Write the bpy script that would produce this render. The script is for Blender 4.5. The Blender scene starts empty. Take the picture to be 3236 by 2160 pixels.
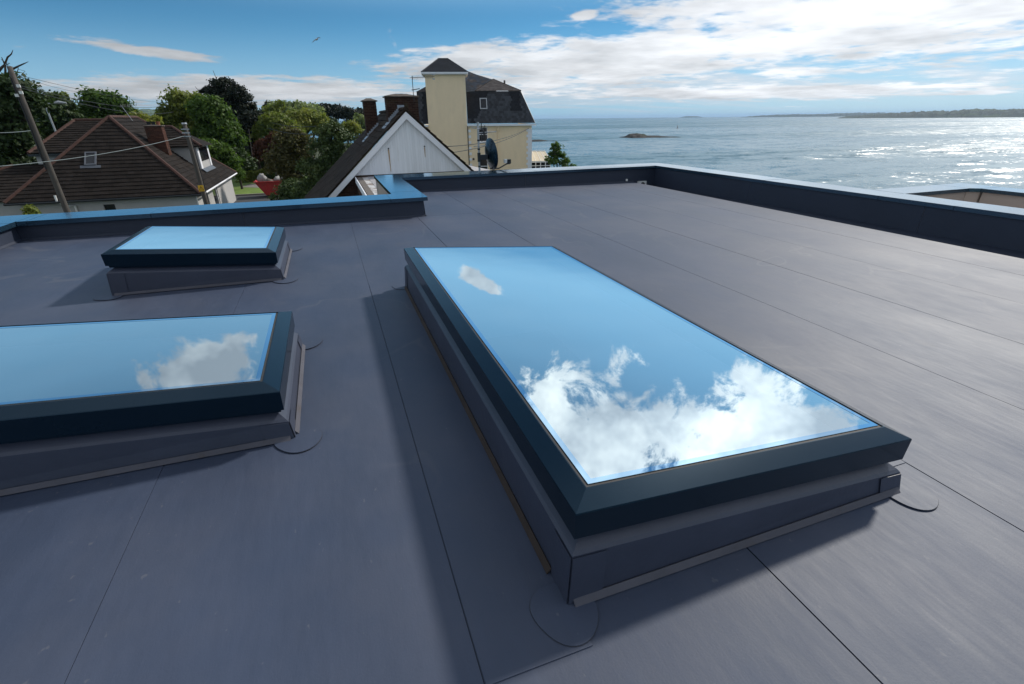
import bpy, math, random
import numpy as np
from mathutils import Matrix, Vector, noise as mnoise

random.seed(7)
rng = np.random.default_rng(7)
SC = bpy.context.scene
COL = SC.collection
R = math.radians

# ------------------------------------------------------------------ camera
CH = 1.173                                   # camera height above the roof
YAW, PITCH, ROLL, FPX = 0.3449, 0.4394, -0.0100, 1501.7
CW, CHH = 3236.0, 2160.0
_fw = np.array([math.sin(YAW) * math.cos(PITCH), math.cos(YAW) * math.cos(PITCH), -math.sin(PITCH)])
_rt = np.array([math.cos(YAW), -math.sin(YAW), 0.0])
_up = np.cross(_rt, _fw)
_r2 = _rt * math.cos(ROLL) + _up * math.sin(ROLL)
_u2 = -_rt * math.sin(ROLL) + _up * math.cos(ROLL)
cd = bpy.data.cameras.new('camera')
cam = bpy.data.objects.new('camera', cd)
COL.objects.link(cam)
cd.sensor_width = 36.0
cd.lens = FPX * 36.0 / CW
cd.clip_start = 0.05
cd.clip_end = 60000
M = Matrix(((_r2[0], _u2[0], -_fw[0], 0), (_r2[1], _u2[1], -_fw[1], 0), (_r2[2], _u2[2], -_fw[2], CH), (0, 0, 0, 1)))
cam.matrix_world = M
SC.camera = cam


def ray(px, py):
    return _fw * FPX + _r2 * (px - CW / 2) + _u2 * (CHH / 2 - py)


def at(px, py, Y):                            # survey helper: a sight line met at a known distance north
    v = ray(px, py)
    return np.array([0, 0, CH]) + v * (Y / v[1])


def atz(px, py, Z):
    v = ray(px, py)
    return np.array([0, 0, CH]) + v * ((Z - CH) / v[2])


# ------------------------------------------------------------------ light
SUN_AZ, SUN_EL = 68.0, 38.0                   # degrees clockwise from +Y, degrees up
sdir = Vector((math.sin(R(SUN_AZ)) * math.cos(R(SUN_EL)), math.cos(R(SUN_AZ)) * math.cos(R(SUN_EL)), math.sin(R(SUN_EL))))
sl = bpy.data.lights.new('sun', 'SUN')
sl.energy = 2.9
sl.angle = R(4.0)
sl.color = (1.0, 0.95, 0.87)
so = bpy.data.objects.new('sun', sl)
COL.objects.link(so)
so.rotation_euler = (-sdir).to_track_quat('-Z', 'Y').to_euler()
so.location = (40, 20, 40)

SC.view_settings.view_transform = 'Standard'
SC.view_settings.look = 'None'
SC.view_settings.exposure = 0.25
SC.view_settings.gamma = 1.0
SC.view_settings.use_curve_mapping = False
SC.render.engine = 'CYCLES'
SC.cycles.use_denoising = True
SC.cycles.max_bounces = 6
SC.cycles.diffuse_bounces = 3
SC.cycles.glossy_bounces = 4
SC.cycles.volume_bounces = 0
SC.cycles.sample_clamp_indirect = 6.0


class NT:
    """small helper for building node trees"""
    def __init__(self, tree):
        self.t = tree
        self.n = tree.nodes
        self.l = tree.links

    def add(self, kind, **kw):
        nd = self.n.new(kind)
        for k, v in kw.items():
            setattr(nd, k, v)
        return nd

    def put(self, sock, v):
        if isinstance(v, bpy.types.NodeSocket):
            self.l.new(v, sock)
        elif v is not None:
            sock.default_value = v

    def m(self, op, a, b=None, c=None, clamp=False):
        nd = self.add('ShaderNodeMath', operation=op, use_clamp=clamp)
        self.put(nd.inputs[0], a)
        self.put(nd.inputs[1], b)
        self.put(nd.inputs[2], c)
        return nd.outputs[0]

    def step(self, x, lo, hi):
        nd = self.add('ShaderNodeMapRange', interpolation_type='SMOOTHSTEP')
        self.put(nd.inputs['Value'], x)
        nd.inputs['From Min'].default_value = lo
        nd.inputs['From Max'].default_value = hi
        return nd.outputs[0]

    def lerp(self, x, lo, hi, a, b):
        nd = self.add('ShaderNodeMapRange')
        self.put(nd.inputs['Value'], x)
        nd.inputs['From Min'].default_value = lo
        nd.inputs['From Max'].default_value = hi
        nd.inputs['To Min'].default_value = a
        nd.inputs['To Max'].default_value = b
        return nd.outputs[0]

    def noise(self, vec, scale, detail=4, rough=0.55, dist=0.0, dim='3D'):
        nd = self.add('ShaderNodeTexNoise', noise_dimensions=dim)
        if vec is not None:
            self.l.new(vec, nd.inputs['Vector'])
        nd.inputs['Scale'].default_value = scale
        nd.inputs['Detail'].default_value = detail
        nd.inputs['Roughness'].default_value = rough
        nd.inputs['Distortion'].default_value = dist
        return nd.outputs[0]

    def mix(self, f, a, b, blend='MIX'):
        nd = self.add('ShaderNodeMix', data_type='RGBA', blend_type=blend)
        self.put(nd.inputs[0], f)
        self.put(nd.inputs[6], a if not isinstance(a, tuple) else (*a[:3], 1))
        self.put(nd.inputs[7], b if not isinstance(b, tuple) else (*b[:3], 1))
        return nd.outputs[2]

    def mapping(self, vec, loc=(0, 0, 0), rot=(0, 0, 0), scale=(1, 1, 1)):
        nd = self.add('ShaderNodeMapping')
        self.l.new(vec, nd.inputs[0])
        nd.inputs[1].default_value = loc
        nd.inputs[2].default_value = rot
        nd.inputs[3].default_value = scale
        return nd.outputs[0]


# ------------------------------------------------------------------ sky
wd = bpy.data.worlds.new('World')
SC.world = wd
wd.use_nodes = True
wd.cycles.sampling_method = 'MANUAL'
wd.cycles.sample_map_resolution = 256
W = NT(wd.node_tree)
W.n.clear()
sky = W.add('ShaderNodeTexSky', sky_type='NISHITA', sun_disc=False)
sky.sun_elevation = R(SUN_EL)
sky.sun_rotation = R(SUN_AZ)
sky.altitude = 0
sky.air_density = 0.5
sky.dust_density = 0.0
sky.ozone_density = 4.0
tc = W.add('ShaderNodeTexCoord')
dirv = tc.outputs['Generated']
sep = W.add('ShaderNodeSeparateXYZ')
W.l.new(dirv, sep.inputs[0])
dx, dy, dz = sep.outputs
azm = W.m('MULTIPLY', W.m('ARCTAN2', dx, dy), 57.29578)
elv = W.m('MULTIPLY', W.m('ARCSINE', dz), 57.29578)
zc_ = W.m('ADD', W.m('MAXIMUM', dz, 0.0), 0.07)
cmb = W.add('ShaderNodeCombineXYZ')
W.l.new(W.m('DIVIDE', dx, zc_), cmb.inputs[0])
W.l.new(W.m('DIVIDE', dy, zc_), cmb.inputs[1])
plane = cmb.outputs[0]


def blob(a0, e0, sa, se, tilt=0.0):
    da = W.m('SUBTRACT', azm, a0)
    de = W.m('SUBTRACT', W.m('SUBTRACT', elv, e0), W.m('MULTIPLY', da, tilt))
    q = W.m('ADD', W.m('POWER', W.m('DIVIDE', W.m('ABSOLUTE', da), sa), 2.0), W.m('POWER', W.m('DIVIDE', W.m('ABSOLUTE', de), se), 2.0))
    return W.m('SUBTRACT', 1.0, W.m('SQRT', q))


def union(bl):
    o = bl[0]
    for b in bl[1:]:
        o = W.m('MAXIMUM', o, b)
    return o


# altocumulus sheet seen low over the sea and the trees
sheet = union([blob(31, 5.3, 26, 3.2, 0.085), blob(56, 8.2, 30, 5.6, 0.05), blob(14, 5.6, 9, 1.7, 0.11),
               blob(45, 2.1, 24, 0.85, -0.01), blob(-13, 5.6, 5.8, 0.5, -0.085), blob(-5, 2.7, 22, 1.35, 0.0),
               blob(27.4, 9.2, 1.5, 0.5, 0.1), blob(95, 6, 25, 5, 0), blob(-60, 5, 30, 2.5, 0.0), blob(170, 5, 50, 3, 0.0)])
nA = W.noise(plane, 1.3, 6, 0.62, 0.3)
nA2 = W.noise(W.mapping(plane, loc=(3, 7, 1)), 4.2, 3, 0.6, 0.2)
fA = W.m('ADD', W.m('MULTIPLY', W.m('SUBTRACT', nA, 0.5), 2.1), W.m('MULTIPLY', W.m('SUBTRACT', nA2, 0.5), 0.9))
mA = W.step(W.m('ADD', sheet, fA), -0.02, 0.5)
low = union([blob(34, 2.6, 36, 2.3, 0.01), blob(-6, 2.2, 22, 1.5, 0.0)])
nB = W.noise(W.mapping(plane, loc=(1, 4, 2), rot=(0, 0, 0.6), scale=(0.5, 1.6, 1)), 1.1, 4, 0.6)
mB = W.m('MULTIPLY', W.step(W.m('ADD', low, W.m('MULTIPLY', W.m('SUBTRACT', nB, 0.5), 2.4)), 0.0, 0.75), 0.62)
# cumulus standing higher, mirrored in the glass of the roof windows
cum = union([blob(19, 15.2, 4.2, 1.5, 0.38), blob(39, 33.0, 19, 10.0, 0.0), blob(58, 23.2, 10, 5.2, 0.1), blob(48, 29.0, 15, 7.0, 0.0), blob(50, 25.0, 7, 3.2, 0.0),
             blob(-11, 26.5, 9, 3.8, 0.1), blob(75, 30, 14, 8, 0), blob(75, 32, 14, 8, 0)])
over = W.m('MULTIPLY', W.m('MAXIMUM', W.step(elv, 38.0, 52.0), W.m('MULTIPLY', W.step(W.m('ABSOLUTE', W.m('SUBTRACT', azm, 21.0)), 50.0, 78.0), W.step(elv, 3.0, 9.0))), 0.86)  # unseen cloud cover outside the view, thickened to lift the ambient light
cum = W.m('MAXIMUM', cum, W.m('SUBTRACT', over, 0.48))
nC = W.noise(dirv, 8.5, 8, 0.64, 0.3)
nC2 = W.noise(W.mapping(dirv, loc=(2, 5, 9)), 3.2, 2, 0.5, 0.0)
fC = W.m('ADD', W.m('MULTIPLY', W.m('SUBTRACT', nC, 0.5), 3.3), W.m('MULTIPLY', W.m('SUBTRACT', nC2, 0.5), 0.8))
mC = W.step(W.m('ADD', cum, fC), 0.06, 0.42)
# cloud colour: brighter towards the sun and, as added fill light, opposite it, greyer where thick
vd = W.add('ShaderNodeVectorMath', operation='DOT_PRODUCT')
W.l.new(dirv, vd.inputs[0])
vd.inputs[1].default_value = sdir
prox = W.m('POWER', W.m('MAXIMUM', vd.outputs['Value'], 0.0), 2.0)
back = W.m('POWER', W.m('MAXIMUM', W.m('MULTIPLY', vd.outputs['Value'], -1.0), 0.0), 1.2)
lum = W.m('ADD', W.lerp(prox, 0.0, 1.0, 0.50, 1.14), W.m('MULTIPLY', back, 0.95))
nS = W.noise(W.mapping(plane, loc=(9, 2, 4)), 0.9, 4, 0.6)
shA = W.lerp(nS, 0.35, 0.68, 1.14, 0.66)
shC = W.lerp(W.noise(W.mapping(dirv, loc=(0.02, 0.02, 0.05)), 6.0, 4, 0.6), 0.36, 0.64, 1.10, 0.50)
skycol = W.mix(1.0, sky.outputs[0], (0.50, 0.90, 0.85), 'MULTIPLY')
SKY_K = 0.10


def grey(l, tint):
    c = W.add('ShaderNodeCombineColor')
    for i in range(3):
        W.l.new(W.m('MULTIPLY', l, tint[i]), c.inputs[i])
    return c.outputs[0]


K = 1.0 / SKY_K
cloudA = grey(W.m('MULTIPLY', W.m('MULTIPLY', lum, shA), K), (0.97, 0.98, 1.0))
lumC = W.m('ADD', W.m('MULTIPLY', lum, 0.98), 0.10)
cloudC = W.mix(W.lerp(shC, 0.50, 1.10, 1.0, 0.0), grey(W.m('MULTIPLY', W.m('MULTIPLY', lumC, shC), K), (1.0, 1.0, 1.0)), grey(W.m('MULTIPLY', W.m('MULTIPLY', lumC, shC), K), (0.86, 0.95, 1.10)))
sea_haze = W.m('MULTIPLY', W.m('SUBTRACT', 1.0, W.step(elv, 0.0, 9.0)), 0.80)
skycol = W.mix(sea_haze, skycol, W.mix(W.step(prox, 0.30, 0.72), (0.30 * K, 0.45 * K, 0.58 * K), (0.56 * K, 0.64 * K, 0.70 * K)))
veil = W.m('MULTIPLY', W.m('MULTIPLY', W.step(elv, 9.0, 14.0), W.lerp(elv, 13.0, 30.0, 1.0, 0.18)), 0.68)
skycol = W.mix(veil, skycol, (0.36 * K, 0.64 * K, 0.88 * K))
cloudB = grey(W.m('MULTIPLY', W.m('MULTIPLY', lum, 0.78), K), (0.90, 0.96, 1.04))
skycol = W.mix(mB, skycol, cloudB)
c1 = W.mix(W.m('MULTIPLY', mA, 0.92), skycol, cloudA)
c2 = W.mix(W.m('MULTIPLY', mC, 0.95), c1, cloudC)
bg = W.add('ShaderNodeBackground')
W.l.new(c2, bg.inputs[0])
bg.inputs[1].default_value = SKY_K
wo = W.add('ShaderNodeOutputWorld')
W.l.new(bg.outputs[0], wo.inputs[0])

# ------------------------------------------------------------------ materials
MATS = {}


def mat(name, col, rough=0.6, var=0.0, vscale=4.0, bump=0.0, bscale=30.0, metal=0.0, ior=1.5, stain=None, sscale=1.5, smin=0.5, smax=0.8,
        stretch=(1, 1, 1), coat=0.0, island=0.0, coords='Object', spec=0.5, tint=None):
    if name in MATS:
        return MATS[name]
    m = bpy.data.materials.new(name)
    m.use_nodes = True
    T = NT(m.node_tree)
    bs = T.n['Principled BSDF']
    bs.inputs['Roughness'].default_value = rough
    bs.inputs['Metallic'].default_value = metal
    bs.inputs['IOR'].default_value = ior
    bs.inputs['Coat Weight'].default_value = coat
    bs.inputs['Coat Roughness'].default_value = 0.08
    bs.inputs['Specular IOR Level'].default_value = spec
    if tint:
        bs.inputs['Specular Tint'].default_value = (*tint, 1)
        bs.inputs['Coat Tint'].default_value = (*tint, 1)
    tcn = T.add('ShaderNodeTexCoord')
    if coords == 'World':
        vec = T.add('ShaderNodeNewGeometry').outputs['Position']
    else:
        vec = tcn.outputs[coords]
    vec = T.mapping(vec, scale=stretch)
    c = (*col, 1)
    out = None
    if var > 0:
        nz = T.noise(vec, vscale, 5, 0.6)
        k = T.lerp(nz, 0.25, 0.75, 1 - var, 1 + var)
        cc = T.add('ShaderNodeCombineColor')
        for i in range(3):
            T.l.new(T.m('MULTIPLY', k, col[i]), cc.inputs[i])
        out = cc.outputs[0]
    if island > 0:
        gi = T.add('ShaderNodeNewGeometry').outputs['Random Per Island']
        oi = T.add('ShaderNodeObjectInfo').outputs['Random']
        rr = T.m('FRACT', T.m('ADD', gi, oi))
        k = T.lerp(rr, 0, 1, 1 - island, 1 + island)
        src = out if out is not None else c
        cc = T.add('ShaderNodeCombineColor')
        for i in range(3):
            T.l.new(k, cc.inputs[i])
        out = T.mix(1.0, src, cc.outputs[0], 'MULTIPLY')
    if stain is not None:
        nz = T.noise(T.mapping(vec, loc=(5, 3, 1)), sscale, 7, 0.65)
        f = T.step(nz, smin, smax)
        out = T.mix(f, out if out is not None else c, stain)
    if out is not None:
        T.l.new(out, bs.inputs['Base Color'])
    else:
        bs.inputs['Base Color'].default_value = c
    if bump > 0:
        b = T.add('ShaderNodeBump')
        b.inputs['Strength'].default_value = bump
        b.inputs['Distance'].default_value = 0.02
        T.l.new(T.noise(vec, bscale, 4, 0.6), b.inputs['Height'])
        T.l.new(b.outputs[0], bs.inputs['Normal'])
    MATS[name] = m
    return m


def leaf_mat(name, col, tint2, trans=0.45, vs=0.5):
    m = bpy.data.materials.new(name)
    m.use_nodes = True
    T = NT(m.node_tree)
    T.n.clear()
    g = T.add('ShaderNodeNewGeometry')
    nz = T.noise(g.outputs['Position'], vs, 3, 0.6)
    f = T.m('ADD', T.m('MULTIPLY', T.step(nz, 0.35, 0.68), 0.65), T.m('MULTIPLY', g.outputs['Random Per Island'], 0.35))
    c = T.mix(f, col, tint2)
    d = T.add('ShaderNodeBsdfPrincipled')
    d.inputs['Roughness'].default_value = 0.55
    d.inputs['Specular IOR Level'].default_value = 0.25
    T.l.new(c, d.inputs['Base Color'])
    t = T.add('ShaderNodeBsdfTranslucent')
    T.l.new(T.mix(1.0, c, (1.2, 1.25, 0.6), 'MULTIPLY'), t.inputs[0])
    mx = T.add('ShaderNodeMixShader')
    mx.inputs[0].default_value = trans
    T.l.new(d.outputs[0], mx.inputs[1])
    T.l.new(t.outputs[0], mx.inputs[2])
    o = T.add('ShaderNodeOutputMaterial')
    T.l.new(mx.outputs[0], o.inputs[0])
    MATS[name] = m
    return m


def membrane_mat():
    m = bpy.data.materials.new('membrane')
    m.use_nodes = True
    T = NT(m.node_tree)
    bs = T.n['Principled BSDF']
    pos = T.add('ShaderNodeNewGeometry').outputs['Position']
    oi = T.add('ShaderNodeObjectInfo').outputs['Random']
    n1 = T.noise(T.mapping(pos, scale=(1, 0.35, 1)), 2.2, 6, 0.62)           # broad scuffing along the rolls
    n2 = T.noise(T.mapping(pos, rot=(0, 0, 0.35), scale=(14, 2.0, 1)), 3.0, 5, 0.7)   # brush marks
    n3 = T.noise(pos, 0.9, 5, 0.6)
    n4 = T.noise(pos, 160, 2, 0.5)
    k = T.m('ADD', T.lerp(n1, 0.3, 0.7, 0.86, 1.12), T.lerp(n2, 0.3, 0.7, -0.045, 0.045))
    k = T.m('ADD', k, T.lerp(oi, 0, 1, -0.05, 0.05))
    base = T.mix(T.step(n3, 0.35, 0.7), (0.037, 0.053, 0.094), (0.058, 0.069, 0.104))
    cc = T.add('ShaderNodeCombineColor')
    for i in range(3):
        T.l.new(k, cc.inputs[i])
    col = T.mix(1.0, base, cc.outputs[0], 'MULTIPLY')
    st = T.step(T.noise(T.mapping(pos, loc=(4, 1, 0)), 1.6, 8, 0.7), 0.60, 0.80)
    col = T.mix(T.m('MULTIPLY', st, 0.35), col, (0.10, 0.085, 0.078))
    rg = T.noise(T.mapping(pos, loc=(7, 2, 0)), 0.8, 3, 0.5, 0.6)              # tide marks of dried puddles
    rgm = T.m('SUBTRACT', 1.0, T.step(T.m('ABSOLUTE', T.m('SUBTRACT', T.m('FRACT', T.m('MULTIPLY', rg, 6.0)), 0.5)), 0.0, 0.07))
    rgm = T.m('MULTIPLY', rgm, T.step(T.noise(pos, 0.5, 2, 0.5), 0.48, 0.62))
    col = T.mix(T.m('MULTIPLY', rgm, 0.16), col, (0.20, 0.19, 0.19))
    sp = T.step(T.noise(T.mapping(pos, scale=(1, 0.6, 1)), 38, 2, 0.6), 0.70, 0.76)  # specks
    col = T.mix(T.m('MULTIPLY', sp, 0.22), col, (0.20, 0.195, 0.20))
    T.l.new(col, bs.inputs['Base Color'])
    T.l.new(T.m('ADD', T.lerp(n1, 0.3, 0.7, 0.55, 0.65), T.lerp(n2, 0.3, 0.7, -0.03, 0.03)), bs.inputs['Roughness'])
    bs.inputs['Specular IOR Level'].default_value = 0.50
    b = T.add('ShaderNodeBump')
    b.inputs['Strength'].default_value = 0.25
    b.inputs['Distance'].default_value = 0.004
    T.l.new(T.m('ADD', T.m('MULTIPLY', n2, 0.35), T.m('ADD', T.m('MULTIPLY', n4, 0.25), T.m('ADD', T.m('MULTIPLY', n1, 2.0), T.m('MULTIPLY', n3, 6.0)))), b.inputs['Height'])
    T.l.new(b.outputs[0], bs.inputs['Normal'])
    MATS['membrane'] = m
    return m


def glass_mat():
    m = bpy.data.materials.new('coated_glass')
    m.use_nodes = True
    T = NT(m.node_tree)
    T.n.clear()
    g = T.add('ShaderNodeBsdfGlossy')
    g.inputs['Roughness'].default_value = 0.004
    g.inputs['Color'].default_value = (0.84, 0.97, 1.0, 1)
    t = T.add('ShaderNodeBsdfTransparent')
    t.inputs[0].default_value = (0.55, 0.80, 0.98, 1)
    bp_ = T.add('ShaderNodeBump')                                                # the slight waviness of toughened panes
    bp_.inputs['Strength'].default_value = 1.0
    bp_.inputs['Distance'].default_value = 0.0016
    T.l.new(T.noise(T.add('ShaderNodeNewGeometry').outputs['Position'], 2.6, 1, 0.4), bp_.inputs['Height'])
    T.l.new(bp_.outputs[0], g.inputs['Normal'])
    lw = T.add('ShaderNodeLayerWeight')
    lw.inputs[0].default_value = 0.5
    f = T.lerp(lw.outputs['Facing'], 0.0, 1.0, 0.70, 0.97)
    mx = T.add('ShaderNodeMixShader')
    T.l.new(f, mx.inputs[0])
    T.l.new(t.outputs[0], mx.inputs[1])
    T.l.new(g.outputs[0], mx.inputs[2])
    pos = T.add('ShaderNodeNewGeometry').outputs['Position']                    # thin dust film with dried drops
    df = T.add('ShaderNodeBsdfDiffuse')
    df.inputs[0].default_value = (0.55, 0.55, 0.55, 1)
    du = T.m('ADD', T.m('MULTIPLY', T.step(T.noise(pos, 60, 2, 0.5), 0.68, 0.76), 0.035), T.lerp(T.noise(pos, 3.0, 4, 0.6), 0.3, 0.7, 0.005, 0.03))
    m2 = T.add('ShaderNodeMixShader')
    T.l.new(du, m2.inputs[0])
    T.l.new(mx.outputs[0], m2.inputs[1])
    T.l.new(df.outputs[0], m2.inputs[2])
    o = T.add('ShaderNodeOutputMaterial')
    T.l.new(m2.outputs[0], o.inputs[0])
    MATS['coated_glass'] = m
    return m


def sea_mat():
    m = bpy.data.materials.new('sea_water')
    m.use_nodes = True
    T = NT(m.node_tree)
    bs = T.n['Principled BSDF']
    pos = T.add('ShaderNodeNewGeometry').outputs['Position']
    wind = T.noise(T.mapping(pos, rot=(0, 0, -0.55), scale=(0.25, 1.6, 1)), 0.006, 4, 0.6)
    slick = T.step(wind, 0.40, 0.62)
    bs.inputs['Base Color'].default_value = (0.058, 0.145, 0.190, 1)
    bs.inputs['IOR'].default_value = 1.33
    T.l.new(T.lerp(slick, 0, 1, 0.24, 0.40), bs.inputs['Roughness'])
    def chop(scale, det, rot):
        nd = T.add('ShaderNodeTexNoise')
        T.l.new(T.mapping(pos, rot=(0, 0, rot), scale=(0.7, 1.3, 1)), nd.inputs['Vector'])
        nd.inputs['Scale'].default_value = scale
        nd.inputs['Detail'].default_value = det
        nd.inputs['Roughness'].default_value = 0.65
        v = T.add('ShaderNodeVectorMath', operation='SUBTRACT')
        T.l.new(nd.outputs['Color'], v.inputs[0])
        v.inputs[1].default_value = (0.5, 0.5, 0.5)
        return v.outputs[0]
    a_ = T.add('ShaderNodeVectorMath', operation='ADD')
    T.l.new(chop(0.9, 4, 0.5), a_.inputs[0])
    T.l.new(chop(0.13, 3, 0.2), a_.inputs[1])
    w_ = T.add('ShaderNodeVectorMath', operation='MULTIPLY')
    T.l.new(a_.outputs[0], w_.inputs[0])
    w_.inputs[1].default_value = (1, 1, 0)
    sc_ = T.add('ShaderNodeVectorMath', operation='SCALE')
    T.l.new(w_.outputs[0], sc_.inputs[0])
    T.l.new(T.lerp(slick, 0, 1, 0.70, 2.1), sc_.inputs['Scale'])
    ad = T.add('ShaderNodeVectorMath', operation='ADD')
    T.l.new(sc_.outputs[0], ad.inputs[0])
    ad.inputs[1].default_value = (0, 0, 1)
    nm = T.add('ShaderNodeVectorMath', operation='NORMALIZE')
    T.l.new(ad.outputs[0], nm.inputs[0])
    T.l.new(nm.outputs[0], bs.inputs['Normal'])
    MATS['sea'] = m
    return m


membrane_mat()
glass_mat()
sea_mat()
mat('upstand', (0.018, 0.026, 0.048), 0.6, 0.10, 2.0, 0.15, 20)  # darker copy of the membrane, its shade put into the colour
mat('deck_dark', (0.030, 0.029, 0.032), 0.9)
mat('coping', (0.022, 0.040, 0.055), 0.10, 0.06, 1.5, 0.006, 6.0, ior=2.2, spec=0.5, coat=0.7, tint=(0.62, 0.84, 1.0))
mat('frame_metal', (0.0035, 0.010, 0.018), 0.20, 0.10, 2.5, 0.01, 5.0, ior=1.5, spec=0.45, stain=(0.008, 0.015, 0.022), sscale=3.0, smin=0.5, smax=0.8, tint=(0.40, 0.70, 1.0))
mat('gasket', (0.035, 0.033, 0.033), 0.7, 0.3, 12)
mat('frit', (0.46, 0.70, 0.90), 0.02, metal=1.0)
mat('shaft_paint', (0.78, 0.80, 0.82), 0.8)
mat('room_floor', (0.10, 0.08, 0.065), 0.7, 0.2, 2.0)
mat('room_wall', (0.30, 0.31, 0.33), 0.9)
mat('dirt_edge', (0.070, 0.070, 0.088), 0.75, 0.15, 9.0, stain=(0.060, 0.048, 0.042), sscale=6)
mat('timber_edge', (0.036, 0.024, 0.018), 0.85, 0.3, 8.0)
mat('beige_render', (0.46, 0.39, 0.34), 0.9, 0.06, 3.0, 0.2, 60, stain=(0.30, 0.26, 0.24), sscale=2.0)
mat('white_plastic', (0.7, 0.7, 0.68), 0.4)
mat('galvanised', (0.38, 0.40, 0.42), 0.45, 0.15, 12, metal=0.6)
mat('black_steel', (0.012, 0.016, 0.02), 0.35, 0.1, 5)
mat('cable', (0.012, 0.012, 0.014), 0.6)
mat('cable_grey', (0.16, 0.20, 0.21), 0.6)
mat('white_paint', (0.82, 0.82, 0.85), 0.55, 0.05, 3.0)
mat('cladding', (0.80, 0.81, 0.84), 0.55, 0.06, 2.0, stain=(0.46, 0.38, 0.28), sscale=0.9, smin=0.60, smax=0.9, stretch=(3, 1, 0.35), coords='World', island=0.05)
mat('rust_stain', (0.42, 0.30, 0.20), 0.8, 0.3, 6)
mat('brick', (0.085, 0.038, 0.026), 0.9, 0.25, 3.0, island=0.30, stain=(0.045, 0.035, 0.030), sscale=1.8, spec=0.2)
mat('brick_dark', (0.050, 0.026, 0.019), 0.9, 0.25, 3.0, island=0.35, stain=(0.07, 0.06, 0.03), sscale=2.4, spec=0.2)
mat('mortar', (0.10, 0.085, 0.075), 0.95, 0.2, 8)
mat('lead', (0.30, 0.33, 0.38), 0.5, 0.2, 6)
mat('cap_mortar', (0.10, 0.080, 0.068), 0.95, 0.25, 5, stain=(0.06, 0.06, 0.04), sscale=4)
mat('roof_tile_brown', (0.036, 0.026, 0.02), 0.9, 0.25, 2.5, 0.2, 30, island=0.22, stain=(0.032, 0.034, 0.018), sscale=1.2, spec=0.12)
mat('roof_tile_dark', (0.021, 0.017, 0.015), 0.9, 0.22, 2.5, 0.2, 30, island=0.22, stain=(0.20, 0.20, 0.17), sscale=9.0, smin=0.68, smax=0.75, coords='World', spec=0.12)
mat('grey_frame', (0.10, 0.11, 0.13), 0.5, 0.1, 4)
mat('ridge_red', (0.062, 0.026, 0.018), 0.85, 0.3, 3.0, stain=(0.06, 0.035, 0.025), sscale=3)
mat('slate_grey', (0.046, 0.050, 0.058), 0.55, 0.12, 3, island=0.38, spec=0.2)
mat('slate_dark', (0.013, 0.015, 0.020), 0.5, 0.12, 3, island=0.25, spec=0.2)
mat('slate_blue', (0.036, 0.045, 0.062), 0.5, 0.15, 3, island=0.25, spec=0.2)
mat('slate_lichen', (0.085, 0.074, 0.074), 0.8, 0.3, 2, island=0.30, spec=0.2)
mat('cream_render', (0.90, 0.71, 0.48), 0.9, 0.05, 1.2, 0.1, 40, stain=(0.72, 0.57, 0.39), sscale=0.7, smin=0.52, smax=0.85, stretch=(1.6, 1.6, 0.5))
mat('grey_render', (0.42, 0.41, 0.40), 0.9, 0.06, 1.5, 0.1, 40)
mat('window_glass', (0.012, 0.015, 0.020), 0.06, ior=1.5)
mat('wood_pole', (0.080, 0.070, 0.062), 0.9, 0.25, 6.0, 0.3, 30, stretch=(6, 6, 0.5))
mat('bark', (0.055, 0.045, 0.036), 0.95, 0.3, 5, 0.4, 20)
mat('bark_pale', (0.11, 0.09, 0.075), 0.95, 0.3, 5, 0.4, 20)
mat('asphalt', (0.055, 0.055, 0.060), 0.9, 0.15, 2.0, 0.2, 60)
mat('gravel', (0.20, 0.18, 0.165), 0.95, 0.25, 6.0)
mat('grass', (0.13, 0.20, 0.03), 0.9, 0.3, 1.2, 0.3, 30)
mat('earth', (0.045, 0.058, 0.022), 0.95, 0.4, 0.3, 0.3, 4)
mat('skip_red', (0.42, 0.025, 0.022), 0.5, 0.15, 2.0, stain=(0.18, 0.03, 0.02), sscale=2.0)
mat('rubble', (0.33, 0.32, 0.31), 0.9, 0.4, 3.0, 0.4, 10)
mat('sack', (0.30, 0.29, 0.28), 0.7, 0.2, 3.0, 0.3, 12)
mat('warning_yellow', (0.75, 0.42, 0.02), 0.5)
mat('black_print_and_shade', (0.01, 0.01, 0.01), 0.6)  # sign print, and panels painted black as unlit rooms
mat('rock', (0.016, 0.014, 0.013), 0.9, 0.4, 0.4, 0.6, 1.0)
mat('islet_turf', (0.030, 0.045, 0.018), 0.95, 0.4, 0.2, stain=(0.018, 0.015, 0.013), sscale=0.12, smin=0.45, smax=0.6)
mat('far_wood', (0.010, 0.030, 0.030), 0.95, 0.5, 0.012, 0.0, coords='World', stain=(0.030, 0.060, 0.034), sscale=0.006, smin=0.5, smax=0.62)
mat('far_field', (0.10, 0.14, 0.06), 0.95, 0.4, 0.004, coords='World', stain=(0.04, 0.065, 0.03), sscale=0.006, smin=0.45, smax=0.55)
mat('felt_white', (0.62, 0.62, 0.62), 0.7, 0.1, 2.0, stain=(0.20, 0.15, 0.12), sscale=2.2, smin=0.48, smax=0.56, stretch=(0.7, 1.8, 1))
mat('felt_brown', (0.13, 0.11, 0.095), 0.9, 0.3, 4.0)
mat('felt_grey', (0.34, 0.33, 0.34), 0.85, 0.1, 4.0)
mat('poly_roof', (0.62, 0.55, 0.42), 0.5, 0.08, 2.0)
mat('gull', (0.10, 0.11, 0.12), 0.8)
mat('gull_white', (0.5, 0.5, 0.5), 0.8)
mat('sail_brown', (0.22, 0.10, 0.06), 0.8)
mat('terracotta', (0.22, 0.075, 0.04), 0.8, 0.2, 4)
mat('weld_line', (0.042, 0.044, 0.054), 0.85)
leaf_mat('leaf_sycamore', (0.0738, 0.1201, 0.0274), (0.2349, 0.2534, 0.0551))
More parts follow.
